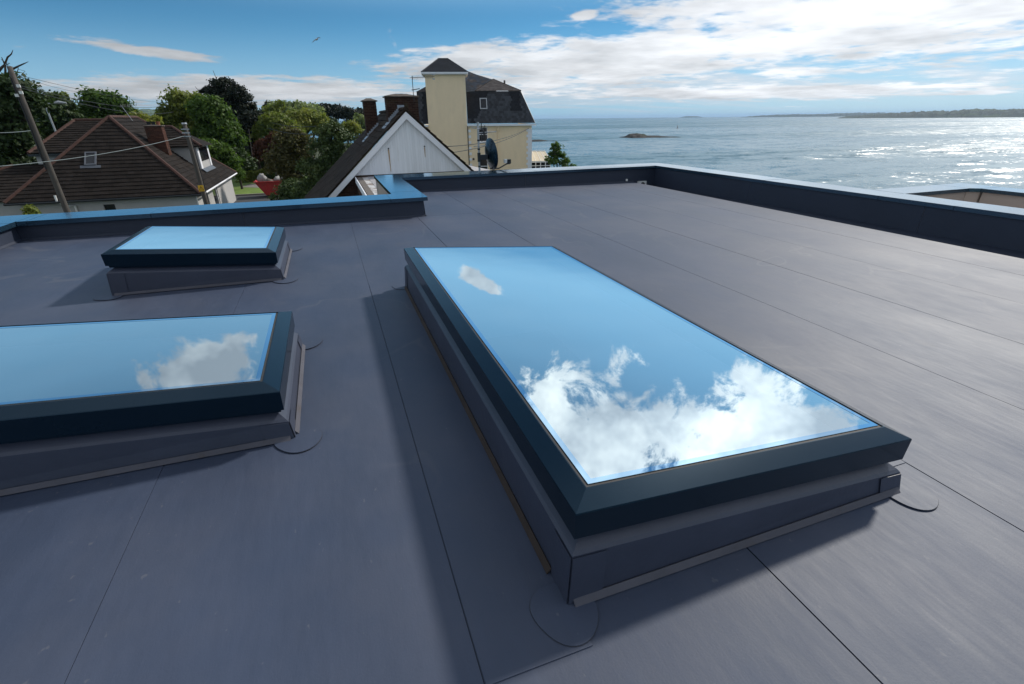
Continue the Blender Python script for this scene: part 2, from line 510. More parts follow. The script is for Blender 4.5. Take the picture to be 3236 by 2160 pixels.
leaf_mat('leaf_green', (0.039, 0.0816, 0.0177), (0.1036, 0.1719, 0.0337))
leaf_mat('leaf_deep', (0.0219, 0.0428, 0.0136), (0.048, 0.0783, 0.0211), 0.25)
leaf_mat('leaf_pine', (0.0082, 0.0139, 0.0075), (0.0177, 0.0247, 0.012), 0.12)
leaf_mat('leaf_lime', (0.1246, 0.1709, 0.0394), (0.3051, 0.3051, 0.068), 0.4)
leaf_mat('leaf_olive', (0.0647, 0.0669, 0.0226), (0.1151, 0.0976, 0.0332), 0.3)
leaf_mat('leaf_copper', (0.0612, 0.0241, 0.0184), (0.1068, 0.0412, 0.027), 0.3)
leaf_mat('leaf_evergreen', (0.0317, 0.0591, 0.018), (0.094, 0.129, 0.0378), 0.2, 0.8)
leaf_mat('leaf_pale', (0.1572, 0.2035, 0.0922), (0.27, 0.3164, 0.1403), 0.4)
leaf_mat('blossom', (0.30, 0.28, 0.27), (0.06, 0.09, 0.02), 0.3)

# ------------------------------------------------------------------ object helpers
OFF = {}


def tag(o, label=None, cat=None, group=None, kind=None):
    if label:
        o['label'] = label
    if cat:
        o['category'] = cat
    if group:
        o['group'] = group
    if kind:
        o['kind'] = kind
    return o


def thing(name, label, cat, loc=(0, 0, 0), rz=0.0, group=None, local=False):
    o = bpy.data.objects.new(name, None)
    o.empty_display_size = 0.2
    COL.objects.link(o)
    o.location = loc
    o.rotation_euler = (0, 0, rz)
    OFF[o.name] = (0, 0, 0) if local else tuple(loc)
    return tag(o, label, cat, group)


class MB:
    def __init__(self):
        self.v = []
        self.f = []
        self.mi = []

    def poly(self, pts, mi=0):
        n = len(self.v)
        self.v += [tuple(map(float, p)) for p in pts]
        self.f.append(tuple(range(n, n + len(pts))))
        self.mi.append(mi)
        return self

    def mesh(self, vs, fs, mi=0):
        n = len(self.v)
        self.v += [tuple(map(float, p)) for p in vs]
        for q in fs:
            self.f.append(tuple(n + i for i in q))
            self.mi.append(mi)
        return self

    def box(self, a, b, mi=0):
        x0, y0, z0 = a
        x1, y1, z1 = b
        vs = [(x0, y0, z0), (x1, y0, z0), (x1, y1, z0), (x0, y1, z0), (x0, y0, z1), (x1, y0, z1), (x1, y1, z1), (x0, y1, z1)]
        return self.mesh(vs, [(0, 3, 2, 1), (4, 5, 6, 7), (0, 1, 5, 4), (1, 2, 6, 5), (2, 3, 7, 6), (3, 0, 4, 7)], mi)

    def prism(self, pts, vec, mi=0):
        """polygon of 3-D points pushed along vec"""
        n = len(pts)
        a = [tuple(p) for p in pts]
        b = [tuple(p[i] + vec[i] for i in range(3)) for p in pts]
        fs = [tuple(range(n - 1, -1, -1)), tuple(range(n, 2 * n))]
        fs += [(i, (i + 1) % n, n + (i + 1) % n, n + i) for i in range(n)]
        return self.mesh(a + b, fs, mi)

    def tube(self, pts, r, n=8, mi=0, caps=True):
        pts = [Vector(p) for p in pts]
        rs = r if isinstance(r, (list, tuple)) else [r] * len(pts)
        vs, fs = [], []
        for i, p in enumerate(pts):
            t = (pts[min(i + 1, len(pts) - 1)] - pts[max(i - 1, 0)]).normalized()
            a = Vector((0, 0, 1)) if abs(t.z) < 0.9 else Vector((1, 0, 0))
            u = t.cross(a).normalized()
            w = t.cross(u)
            for k in range(n):
                an = 2 * math.pi * k / n
                vs.append(p + (u * math.cos(an) + w * math.sin(an)) * rs[i])
        for i in range(len(pts) - 1):
            for k in range(n):
                k2 = (k + 1) % n
                fs.append((i * n + k, i * n + k2, (i + 1) * n + k2, (i + 1) * n + k))
        if caps:
            fs.append(tuple(range(n - 1, -1, -1)))
            fs.append(tuple((len(pts) - 1) * n + k for k in range(n)))
        return self.mesh(vs, fs, mi)

    def build(self, name, mats, parent=None, smooth=False, label=None, cat=None, kind=None, group=None):
        if not isinstance(mats, (list, tuple)):
            mats = [mats]
        off = (0, 0, 0)
        if parent is not None:
            off = OFF[parent.name]
        me = bpy.data.meshes.new(name)
        me.from_pydata([(x - off[0], y - off[1], z - off[2]) for x, y, z in self.v], [], self.f)
        for mm in mats:
            me.materials.append(MATS[mm])
        if len(mats) > 1:
            me.polygons.foreach_set('material_index', self.mi)
        if smooth:
            me.polygons.foreach_set('use_smooth', [True] * len(me.polygons))
        me.update()
        o = bpy.data.objects.new(name, me)
        COL.objects.link(o)
        if parent is not None:
            o.parent = parent
        OFF[o.name] = off
        return tag(o, label, cat, group, kind)


def holed(u0, u1, v0, v1, holes):
    """cells of a rectangle left over after rectangular holes are cut out"""
    us = sorted({u0, u1, *[min(max(h[i], u0), u1) for h in holes for i in (0, 1)]})
    vs = sorted({v0, v1, *[min(max(h[i], v0), v1) for h in holes for i in (2, 3)]})
    out = []
    for i in range(len(us) - 1):
        for j in range(len(vs) - 1):
            cu, cv = (us[i] + us[i + 1]) / 2, (vs[j] + vs[j + 1]) / 2
            if any(h[0] < cu < h[1] and h[2] < cv < h[3] for h in holes):
                continue
            out.append((us[i], us[i + 1], vs[j], vs[j + 1]))
    return out


def clip(poly, a, b, c):
    """keep the part of a convex 2-D polygon where a*u+b*v<=c"""
    out = []
    for i in range(len(poly)):
        p, q = poly[i], poly[(i + 1) % len(poly)]
        dp, dq = a * p[0] + b * p[1] - c, a * q[0] + b * q[1] - c
        if dp <= 0:
            out.append(p)
        if dp * dq < 0:
            t = dp / (dp - dq)
            out.append((p[0] + t * (q[0] - p[0]), p[1] + t * (q[1] - p[1])))
    return out


def clip_convex(rect, region):
    p = rect
    ar = sum(region[i][0] * region[(i + 1) % len(region)][1] - region[(i + 1) % len(region)][0] * region[i][1] for i in range(len(region)))
    s = 1 if ar > 0 else -1
    for i in range(len(region)):
        (x0, y0), (x1, y1) = region[i], region[(i + 1) % len(region)]
        a, b = s * (y1 - y0), -s * (x1 - x0)
        p = clip(p, a, b, a * x0 + b * y0)
        if len(p) < 3:
            return []
    return p


def area2(p):
    return abs(sum(p[i][0] * p[(i + 1) % len(p)][1] - p[(i + 1) % len(p)][0] * p[i][1] for i in range(len(p)))) / 2


def tiles(parent, name, O, u, v, region, gauge, width, thick, mats, pick=None, joined=False, limit=300, jit=0.004, holes=(), bond=0.5):
    """lay tiles course by course on a sloping plane; whole tiles share one mesh, cut ones get their own"""
    O, u, v = Vector(O), Vector(u).normalized(), Vector(v).normalized()
    n = u.cross(v).normalized()
    us, vs = [p[0] for p in region], [p[1] for p in region]
    shared = {}
    J = MB()
    cnt = 0
    off = Vector(OFF[parent.name])
    L = gauge * 1.16

    def prof(vv):
        return thick * (2.0 - 1.25 * vv / L)
    j = 0
    v0 = min(vs)
    while v0 < max(vs) - 0.02:
        u0 = min(us) - (width * bond if j % 2 else 0.0)
        i = 0
        while u0 < max(us):
            rect = [(u0 + 0.004, v0), (u0 + width - 0.004, v0), (u0 + width - 0.004, v0 + L), (u0 + 0.004, v0 + L)]
            cu, cv = u0 + width / 2, v0 + gauge / 2
            if not any(h[0] < cu < h[1] and h[2] < cv < h[3] for h in holes):
                pc = clip_convex(rect, region)
                if len(pc) >= 3 and area2(pc) > 0.03 * gauge * width:
                    mi = pick(cu, cv) if pick else 0
                    full = len(pc) == 4 and abs(area2(pc) - (width - 0.008) * L) < 1e-4
                    dz = random.uniform(-jit, jit)
                    if joined or cnt >= limit:
                        top = [O + u * p[0] + v * p[1] + n * (prof(p[1] - v0) + dz) for p in pc]
                        J.prism([t - n * thick for t in top], n * thick, mi)
                    elif full:
                        key = mats[mi]
                        if key not in shared:
                            b = MB()
                            q = [(0.004, 0), (width - 0.004, 0), (width - 0.004, L), (0.004, L)]
                            b.prism([Vector((p[0], p[1], prof(p[1]) - thick)) for p in q], (0, 0, thick))
                            me = bpy.data.meshes.new(name)
                            me.from_pydata(b.v, [], b.f)
                            me.materials.append(MATS[key])
                            shared[key] = me
                        o = bpy.data.objects.new(name, shared[key])
                        COL.objects.link(o)
                        o.parent = parent
                        P = O + u * u0 + v * v0 + n * dz - off
                        o.matrix_local = Matrix(((u.x, v.x, n.x, P.x), (u.y, v.y, n.y, P.y), (u.z, v.z, n.z, P.z), (0, 0, 0, 1)))
                        cnt += 1
                    else:
                        b = MB()
                        top = [O + u * p[0] + v * p[1] + n * (prof(p[1] - v0) + dz) for p in pc]
                        b.prism([t - n * thick for t in top], n * thick)
                        b.build(name, mats[mi], parent)
                        cnt += 1
            u0 += width
            i += 1
        v0 += gauge
        j += 1
    if J.f:
        J.build(name, mats, parent, kind='stuff')


def courses(parent, name, O, u, v, region, gauge, thick, m, cell=0.33):
    """one part for each course of tiles, with a stepped butt edge and slightly uneven tiles"""
    O, u, v = Vector(O), Vector(u).normalized(), Vector(v).normalized()
    n = u.cross(v).normalized()
    us, vs = [p[0] for p in region], [p[1] for p in region]
    v0 = min(vs)
    L = gauge * 1.15
    j = 0
    while v0 < max(vs) - 0.03:
        b = MB()
        u0 = min(us) - (cell / 2 if j % 2 else 0)
        while u0 < max(us):
            pc = clip_convex([(u0 + 0.003, v0), (u0 + cell - 0.003, v0), (u0 + cell - 0.003, v0 + L), (u0 + 0.003, v0 + L)], region)
            if len(pc) >= 3 and area2(pc) > 0.004:
                dz = random.uniform(-0.005, 0.005)
                top = [O + u * p[0] + v * p[1] + n * (thick * (2.0 - 1.2 * (p[1] - v0) / L) + dz) for p in pc]
                b.prism([t - n * thick for t in top], n * thick)
            u0 += cell
        if b.f:
            b.build(name, m, parent)
        v0 += gauge
        j += 1


def brickwork(b, x0, x1, z0, z1, y, d, axis='x', h=0.065, g=0.01, L=0.215, cut=None):
    """bricks in stretcher bond, proud of their mortar, on a wall face"""
    zz = z0
    r = 0
    while zz < z1 - 0.02:
        xx = x0 - (L / 2 if r % 2 else 0)
        while xx < x1:
            a, c = max(xx, x0), min(xx + L, x1)
            if c - a > 0.03 and (cut is None or cut((a + c) / 2, zz + h / 2)):
                p = random.uniform(0, 0.006)
                if axis == 'x':
                    b.box((a, y - p if d < 0 else y, zz), (c, y + abs(d) if d < 0 else y + d + p, min(zz + h, z1)))
                else:
                    b.box((y - p if d < 0 else y, a, zz), (y + abs(d) if d < 0 else y + d + p, c, min(zz + h, z1)))
            xx += L + g
        zz += h + g
        r += 1
    return b

# ================================================================== the flat roof we stand on
RS = -0.0114                                   # the deck falls gently to the right
rz = lambda x: RS * x
ZC = 0.242                                     # top of the copings
house = thing('flat_roof_house', 'flat roof of blue-grey membrane ringed by dark metal-capped parapets in the foreground', 'roof', (0, 0, 0))
HOLES = [(0.53, 1.59, 0.86, 3.49), (-1.52, -0.61, 4.23, 5.05), (-2.55, -0.42, 1.91, 2.61)]


def sheet(x0, x1, y0, y1, lift=0.0, name='membrane_sheet', m='membrane', th=0.004, n=1):
    b = MB()
    for (a, c, d, e) in holed(x0, x1, y0, y1, [h for h in HOLES if h[0] < x1 and h[1] > x0 and h[2] < y1 and h[3] > y0]):
        k0, k1 = rz(a) + lift, rz(c) + lift
        vs = [(a, d, k0 - th), (c, d, k1 - th), (c, e, k1 - th), (a, e, k0 - th), (a, d, k0), (c, d, k1), (c, e, k1), (a, e, k0)]
        fs = [(4, 5, 6, 7)]
        if d == y0:
            fs.append((0, 1, 5, 4))
        if e == y1:
            fs.append((2, 3, 7, 6))
        if a == x0:
            fs.append((3, 0, 4, 7))
        if c == x1:
            fs.append((1, 2, 6, 5))
        b.mesh(vs, fs)
    return b.build(name, m, house)


Y0 = -1.6
YF, YB = 6.575, 9.08                            # inner faces of the near and the far upstand
XL, XLK, XR = -3.225, 1.123, 6.55               # left, link and right upstand
SEAMS = [XL, -2.605, -0.752, 0.154, 1.015, 1.885, 2.765, 3.638, 4.488, 5.355, 6.03]
# under-layer seen only in the joints
sheet(XL, 1.10, Y0, YF, -0.0075, 'deck_board', 'deck_dark')
sheet(1.1005, 6.03, Y0, YB, -0.0075, 'deck_board', 'deck_dark')
G = 0.0014
for i in range(len(SEAMS) - 1):
    gap = lambda x: 0.0009 if x < 0.9 else 0.0024
    a, c = SEAMS[i] + gap(SEAMS[i]), SEAMS[i + 1] - gap(SEAMS[i + 1])
    ye = YF if c < 1.12 else YB
    if abs(SEAMS[i] - 0.154) < 1e-6:
        sheet(a, c, Y0, ye, 0.0)
        sheet(a + 0.002, 0.43, 0.632, 3.75, 0.0030)
    elif abs(SEAMS[i] - 1.015) < 1e-6:
        sheet(a, c, Y0, YF - 0.001, 0.0)
        sheet(1.69, c - 0.002, 0.842, 3.75, 0.0030)
        sheet(XLK, c, YF + 0.001, YB, 0.0005)
    else:
        sheet(a, c, Y0, ye, 0.0004 * (i % 2))
b = MB()                                         # gutter along the right-hand parapet, deepening to its outlet
ys = [Y0, 4.0, 5.8, 7.2, 8.2, YB]
zs = [-0.118, -0.120, -0.124, -0.160, -0.195, -0.210]
for i in range(len(ys) - 1):
    b.poly([(6.03, ys[i], zs[i]), (XR, ys[i], zs[i] + 0.01), (XR, ys[i + 1], zs[i + 1] + 0.01), (6.03, ys[i + 1], zs[i + 1])])
    b.poly([(6.031, ys[i], zs[i]), (6.031, ys[i + 1], zs[i + 1]), (6.031, ys[i + 1], -0.070), (6.031, ys[i], -0.070)])
b.build('gutter', 'upstand', house)
b = MB()
b.box((6.14, YB - 0.05, -0.195), (6.34, YB - 0.002, -0.06))
o = b.build('outlet', 'white_plastic', house)
b = MB()
b.tube([(6.245, YB - 0.056, -0.128), (6.245, YB - 0.03, -0.128)], 0.052, 18)
b.build('outlet_mouth', 'deck_dark', o)
b = MB()
b.tube([(5.86, YB - 0.03, -0.02), (5.86, YB - 0.001, -0.02)], 0.025, 14)
b.build('overflow_pipe', 'white_plastic', house)

# upstands (the membrane turned up the parapets, shade painted in as a darker colour), with faint vertical welds
UP = 0.190


def upstand(p0, p1, nrm, zb0, zb1, zt=UP, flare=0.012):
    """wall face between p0 and p1 (2-D), nrm points into the roof; returns nothing"""
    L = math.dist(p0, p1)
    k = max(1, round(L / 2.4))
    for i in range(k):
        t0, t1 = i / k, (i + 1) / k
        g = 0.0015 / L
        t0, t1 = t0 + (g if i else 0), t1 - (g if i < k - 1 else 0)
        a = [p0[0] + (p1[0] - p0[0]) * t0, p0[1] + (p1[1] - p0[1]) * t0]
        c = [p0[0] + (p1[0] - p0[0]) * t1, p0[1] + (p1[1] - p0[1]) * t1]
        za, zc = zb0 + (zb1 - zb0) * t0, zb0 + (zb1 - zb0) * t1
        b = MB()
        b.poly([(a[0] + nrm[0] * 0.03, a[1] + nrm[1] * 0.03, za + 0.002), (c[0] + nrm[0] * 0.03, c[1] + nrm[1] * 0.03, zc + 0.002),
                (c[0] + nrm[0] * flare, c[1] + nrm[1] * flare, zc + 0.022), (a[0] + nrm[0] * flare, a[1] + nrm[1] * flare, za + 0.022)])
        b.poly([(a[0] + nrm[0] * flare, a[1] + nrm[1] * flare, za + 0.022), (c[0] + nrm[0] * flare, c[1] + nrm[1] * flare, zc + 0.022),
                (c[0], c[1], zt), (a[0], a[1], zt)])
        b.build('upstand', 'upstand', house)


upstand((XL, YF), (XLK, YF), (0, -1), rz(XL), rz(XLK))
upstand((XL, Y0), (XL, YF), (1, 0), rz(XL), rz(XL))
upstand((XLK, YF), (XLK, YB), (1, 0), rz(XLK), rz(XLK))
upstand((XLK, YB), (6.03, YB), (0, -1), rz(XLK), rz(6.03))
upstand((6.03, YB), (XR, YB), (0, -1), -0.205, -0.205, UP, 0.0)
upstand((XR, Y0), (XR, YB), (-1, 0), -0.112, -0.20)
# outer walls under the copings
b = MB()
for (x0, x1, y0, y1) in [(XL, XLK - 0.002, YF + 0.01, 7.0), (-3.64, XL - 0.01, Y0, 7.0), (0.78, XLK - 0.01, 7.003, YB + 0.5), (XLK + 0.002, XR - 0.003, YB + 0.01, 9.59),
                         (XR + 0.01, 6.97, 4.69, 9.59), (XR + 0.01, 6.97, Y0, 4.68)]:
    b.box((x0, y0, -6.2), (x1, y1, UP - 0.004))
b.build('wall', 'beige_render', house)


# copings: pressed metal cappings with butt joints
def coping(x0, x1, y0, y1, cuts, axis, drop=(1, 1, 1, 1)):
    """flat capping; cuts are joint positions along axis"""
    ends = [y0 if axis == 'y' else x0, *cuts, y1 if axis == 'y' else x1]
    for i in range(len(ends) - 1):
        g = 0.0025
        e0 = ends[i] + (g if i else 0)
        e1 = ends[i + 1] - (g if i < len(ends) - 2 else 0)
        a = (x0, e0, x1, e1) if axis == 'y' else (e0, y0, e1, y1)
        b = MB()
        t = random.uniform(-0.0012, 0.0012)
        b.box((a[0], a[1], 0.194), (a[2], a[3], ZC + t))
        b.build('coping', 'coping', house)


coping(XL + 0.05, 1.173, 6.527, 7.009, [-3.09, -1.970, 0.690], 'x')
coping(-3.66, XL + 0.05 - 0.004, Y0, 7.009, [2.0, 4.4, 6.44], 'y')
coping(0.761, 1.173, 7.0135, 9.185, [7.18, 9.10], 'y')
coping(0.761, 6.527, 9.19, 9.624, [1.243, 3.80], 'x')
coping(1.1775, 6.527, 9.033, 9.1865, [3.80], 'x')
coping(6.531, 6.992, Y0, 9.624, [1.1, 3.448, 4.30, 6.144, 9.30], 'y')
# sunken terrace beyond the right-hand parapet
coping(6.997, 8.31, 4.285, 4.70, [8.0], 'x')
coping(8.42, 8.84, Y0, 4.21, [2.0], 'y')
b = MB()
b.prism([(8.3135, 4.285, 0.194), (8.42, 4.2145, 0.194), (8.84, 4.2145, 0.194), (8.84, 4.70, 0.194), (8.3135, 4.70, 0.194)], (0, 0, ZC - 0.194))
b.build('coping', 'coping', house)
b = MB()
b.box((6.99, 4.32, -3.0), (8.32, 4.66, 0.190))
b.prism([(8.33, 4.32, -3.0), (8.46, 4.23, -3.0), (8.80, 4.23, -3.0), (8.80, 4.66, -3.0), (8.33, 4.66, -3.0)], (0, 0, 3.19))
b.box((8.46, Y0, -3.0), (8.80, 4.2, 0.190))
b.box((6.99, Y0, -3.05), (8.46, 4.3, -2.6))
b.build('terrace_wall', 'beige_render', house)


# ------------------------------------------------------------------ roof windows
def patch_outline(cx, cy, sx, sy, r, n=40):
    """rounded welded patch round an outer corner (sx, sy point outward)"""
    pts = []
    for k in range(n):
        a = 2 * math.pi * k / n
        rr = r * (1.0 + 0.05 * math.sin(3 * a + cx) + 0.04 * math.sin(2 * a + cy * 5))
        pts.append((cx + sx * r * 0.18 + rr * math.cos(a), cy + sy * r * 0.18 + rr * math.sin(a)))
    return pts


def skylight(label, x0, x1, y0, y1, zl, slope=-0.0838, patch=0.088, rim_left='dirt_edge'):
    t = thing('skylight', label, 'skylight', (x0, y0, rz(x0)), group='skylights set in the grey flat roof')
    zt = lambda x: zl + slope * (x - x0)

    def ring(i, dz):
        return [(x, y, zt(x) + dz) for x, y in ((x0 + i, y0 + i), (x1 - i, y0 + i), (x1 - i, y1 - i), (x0 + i, y1 - i))]
    # kerb clad in membrane
    b = MB()
    e = 0.014
    lo = [(x, y, rz(x)) for x, y in ((x0 - e, y0 - e), (x1 + e, y0 - e), (x1 + e, y1 + e), (x0 - e, y1 + e))]
    rings = [lo, ring(-0.004, -0.135), ring(0.004, -0.126), ring(0.036, -0.104), ring(0.10, -0.100), ring(0.10, -0.42)]
    for p, q in zip(rings[:-1], rings[1:]):
        for k in range(4):
            b.poly([p[k], p[(k + 1) % 4], q[(k + 1) % 4], q[k]])
    kerb = b.build('kerb', 'upstand_kerb', t)
    # corner laps of the membrane on the kerb
    for k, (x, y, sx, sy) in enumerate(((x0, y0, -1, -1), (x1, y0, 1, -1), (x1, y1, 1, 1), (x0, y1, -1, 1))):
        b = MB()
        w = 0.10
        for (dx_, dy_) in ((-sx * w, 0), (0, -sy * w)):
            A = (x + sx * e, y + sy * e)
            B = (A[0] + dx_, A[1] + dy_)
            nx, ny = (0, sy * 0.003) if dx_ else (sx * 0.003, 0)
            tz = lambda xx: zt(min(max(xx, x0), x1)) - 0.139
            ia = -0.010
            At = (A[0] + sx * ia, A[1] + sy * ia)
            Bt = (At[0] + dx_ * 1.02, At[1] + dy_ * 1.02)
            q = [(A[0] + nx, A[1] + ny, rz(A[0]) + 0.002), (B[0] + nx, B[1] + ny, rz(B[0]) + 0.002),
                 (Bt[0] + nx, Bt[1] + ny, tz(Bt[0])), (At[0] + nx, At[1] + ny, tz(At[0]))]
            b.prism(q, (nx * 0.6, ny * 0.6, 0))
        b.build('corner_lap', 'upstand_kerb', kerb)
        b = MB()
        pts = patch_outline(x + sx * e, y + sy * e, sx, sy, patch)
        b.prism([(px_, py_, rz(px_) + 0.0034) for px_, py_ in pts], (0, 0, 0.0028))
        b.build('corner_patch', 'membrane', t)
        b = MB()
        pt2 = [(x + sx * e + (px_ - x - sx * e) * 1.014, y + sy * e + (py_ - y - sy * e) * 1.014) for px_, py_ in pts]
        b.poly([(px_, py_, rz(px_) + 0.0042) for px_, py_ in pt2])
        b.build('patch_edge', 'weld_line', t)
    # base flashing strips
    segs = [((x0 + 0.0, y0 - e), (x1 - 0.0, y0 - e), (0, -1), 'dirt_edge'), ((x1 + e, y0 + 0.01), (x1 + e, y1 - 0.01), (1, 0), 'dirt_edge'),
            ((x0 + 0.07, y1 + e), (x1 - 0.07, y1 + e), (0, 1), 'dirt_edge'), ((x0 - e, y0 + 0.09), (x0 - e, y1 - 0.03), (-1, 0), rim_left)]
    for (p, q, nn, mm) in segs:
        b = MB()
        w = 0.014
        a0 = (p[0], p[1], rz(p[0]) + 0.020)
        a1 = (q[0], q[1], rz(q[0]) + 0.020)
        o0 = (p[0] + nn[0] * w, p[1] + nn[1] * w, rz(p[0] + nn[0] * w) + 0.004)
        o1 = (q[0] + nn[0] * w, q[1] + nn[1] * w, rz(q[0] + nn[0] * w) + 0.004)
        b.prism([a0, a1, o1, o0], (nn[0] * 0.003, nn[1] * 0.003, 0.002))
        b.build('base_flashing', mm, t)
    # mitred frame
    prof = [(0.0, 0.0), (0.0015, 0.0035), (0.058, 0.0235), (0.061, 0.0235), (0.061, -0.03), (0.058, -0.098), (0.016, -0.098), (0.016, -0.084), (0.002, -0.082)]
    rr = [ring(i, d) for i, d in prof]
    for k in range(4):
        b = MB()
        k2 = (k + 1) % 4
        n = len(prof)
        for i in range(n):
            b.poly([rr[i][k], rr[i][k2], rr[(i + 1) % n][k2], rr[(i + 1) % n][k]])
        b.poly([rr[i][k] for i in range(n)])
        b.poly([rr[i][k2] for i in range(n)][::-1])
        b.build('frame_rail', 'frame_metal', t)
    # gasket, pane, dark printed border under the glass, light shaft
    b = MB()
    for p, q in ((ring(0.0612, 0.020), ring(0.071, 0.020)),):
        for k in range(4):
            b.poly([p[k], p[(k + 1) % 4], q[(k + 1) % 4], q[k]])
    b.build('gasket', 'gasket', t)
    b = MB()
    p, q = ring(0.0715, 0.0225), ring(0.0715, 0.010)
    b.poly(p)
    for k in range(4):
        b.poly([p[k], q[k], q[(k + 1) % 4], p[(k + 1) % 4]])
    b.build('pane', 'coated_glass', t)
    b = MB()
    p, q = ring(0.0716, 0.0231), ring(0.089, 0.0231)
    for k in range(4):
        b.poly([p[k], p[(k + 1) % 4], q[(k + 1) % 4], q[k]])
    b.build('printed_border', 'frit', t)
    b = MB()
    p = ring(0.11, -0.06)
    q = [(x, y, -0.50) for x, y, z in p]
    for k in range(4):
        b.poly([p[k], p[(k + 1) % 4], q[(k + 1) % 4], q[k]])
    b.build('light_shaft', 'shaft_paint', t)
    b = MB()
    xa, xb, ya, yb = x0 - 0.25, x1 + 0.25, y0 - 0.25, y1 + 0.25
    for (p, q) in (((xa, ya), (xb, ya)), ((xb, ya), (xb, yb)), ((xb, yb), (xa, yb)), ((xa, yb), (xa, ya))):
        b.poly([(*p, -2.9), (*q, -2.9), (*q, -0.502), (*p, -0.502)])
    xi0, xi1, yi0, yi1 = x0 + 0.11, x1 - 0.11, y0 + 0.11, y1 - 0.11
    for (a, c, d, e2) in holed(xa, xb, ya, yb, [(xi0, xi1, yi0, yi1)]):
        b.poly([(a, d, -0.501), (c, d, -0.501), (c, e2, -0.501), (a, e2, -0.501)])
    b.build('room_wall', 'room_wall', t)
    b = MB()
    b.poly([(xa, ya, -2.9), (xb, ya, -2.9), (xb, yb, -2.9), (xa, yb, -2.9)])
    b.build('room_floor', 'room_floor', t)
    return t


mat('upstand_kerb', (0.042, 0.050, 0.078), 0.45, 0.12, 3.0, 0.12, 14)
skylight('largest skylight, long pane mirroring white clouds, at right of centre on the roof', 0.435, 1.690, 0.765, 3.595, 0.296, rim_left='timber_edge')
skylight('smallest skylight, its pane plain pale blue, close to the left parapet run', -1.620, -0.497, 4.125, 5.150, 0.322)
skylight('skylight cut off by the left edge of the picture, a soft cloud in its pane', -2.650, -0.312, 1.805, 2.720, 0.414)

# ================================================================== white gabled house
YG = 24.0
GZ = -6.0
wh = thing('gabled_house', 'brick house with white boarded gable and dark tiled roof behind the parapet', 'house', (3.6, 26.0, GZ))
AX, AZ = 3.62, 1.50                              # apex of the verge boards
SL = 0.905                                       # rise over run of the roof
# vertical cladding boards, each with an open joint
BW = 0.1135
bx = 0.98
while bx < 6.24:
    x0, x1 = bx, bx + BW - 0.007
    top = lambda x: AZ - 0.28 - SL * abs(x - AX)
    pts = [(x0, YG + 0.004, -1.12), (x1, YG + 0.004, -1.12)]
    if x0 < AX < x1:
        pts += [(x1, YG + 0.004, top(x1)), (AX, YG + 0.004, top(AX)), (x0, YG + 0.004, top(x0))]
    else:
        pts += [(x1, YG + 0.004, max(top(x1), -1.10)), (x0, YG + 0.004, max(top(x0), -1.10))]
    b = MB()
    b.prism(pts, (0, 0.03, 0))
    b.build('cladding_board', 'cladding', wh)
    bx += BW
b = MB()
b.prism([(1.0, YG + 0.036, -1.10), (6.2, YG + 0.036, -1.10), (AX, YG + 0.036, AZ - 0.32)], (0, 0.01, 0))
b.build('backing_board', 'cladding', wh)
b = MB()                                         # wall behind boards and below
b.prism([(0.0, YG + 0.05, -6), (7.2, YG + 0.05, -6), (7.2, YG + 0.05, -1.9), (AX, YG + 0.05, AZ - 0.24), (-0.2, YG + 0.05, -1.99), (-0.2, YG + 0.05, -6)], (0, 0.2, 0))
b.box((0.02, YG + 0.26, -6), (7.18, 33.8, -2.2))
b.build('wall', 'mortar', wh)
b = MB()
brickwork(b, 0.0, 7.15, -3.0, -1.15, YG + 0.012, -0.04, cut=lambda x, z: z < AZ - 0.30 - SL * abs(x - AX))
b.build('brick', 'brick_dark', wh, kind='stuff')
b = MB()                                         # bolt marks with rust runs on the boarding
for (x, z) in ((2.70, -0.02), (4.36, 0.03)):
    b.tube([(x, YG - 0.03, z), (x, YG + 0.02, z)], 0.035, 10)
b.build('bolt_head', 'black_steel', wh)
b = MB()
for (x, z, h, w) in ((2.70, -0.06, 0.95, 0.07), (4.36, -0.02, 0.42, 0.05)):
    b.prism([(x - w * 0.6, YG - 0.0005, z), (x + w * 0.5, YG - 0.0005, z), (x + w * 0.2, YG - 0.0005, z - h), (x - w * 0.2, YG - 0.0005, z - h)], (0, 0.003, 0))
b.build('rust_run', 'rust_stain', wh)
for s in (-1, 1):                                # verge boards
    run = 3.95 if s < 0 else 2.93
    b = MB()
    p0, p1 = (AX, AZ), (AX + s * run, AZ - SL * run)
    h = 0.30
    pts = [(p0[0], YG - 0.16, p0[1]), (p1[0], YG - 0.16, p1[1]), (p1[0], YG - 0.16, p1[1] - h), (p0[0], YG - 0.16, p0[1] - h)]
    b.prism(pts, (0, 0.06, 0))
    b.build('verge_board', 'white_paint', wh)
# roof slopes: carcass and tiles
for s, run in ((-1, 5.3), (1, 3.15)):
    b = MB()
    e = (AX + s * run, AZ - SL * run)
    b.prism([(AX, YG - 0.18, AZ + 0.03), (e[0], YG - 0.18, e[1] + 0.03), (e[0], 34.0, e[1] + 0.03), (AX, 34.0, AZ + 0.03)], (0, 0, 0.05))
    b.build('roof_slope', 'roof_tile_brown', wh)
q = math.hypot(1, SL)
slen = 5.3 * q
tiles(wh, 'roof_tile', (AX - 5.3, 34.0, AZ - SL * 5.3 + 0.08), (0, -1, 0), (1 / q, 0, SL / q),
      [(0, 0), (10.2, 0), (10.2, slen - 0.06), (0, slen - 0.06)], 0.36, 0.60, 0.026, ['roof_tile_brown'], limit=300)
tiles(wh, 'roof_tile', (AX + 3.15, YG - 0.20, AZ - SL * 3.15 + 0.08), (0, 1, 0), (-1 / q, 0, SL / q),
      [(0, 0), (1.2, 0), (1.2, 3.15 * q - 0.06), (0, 3.15 * q - 0.06)], 0.36, 0.60, 0.03, ['roof_tile_brown'])
yy = YG - 0.22
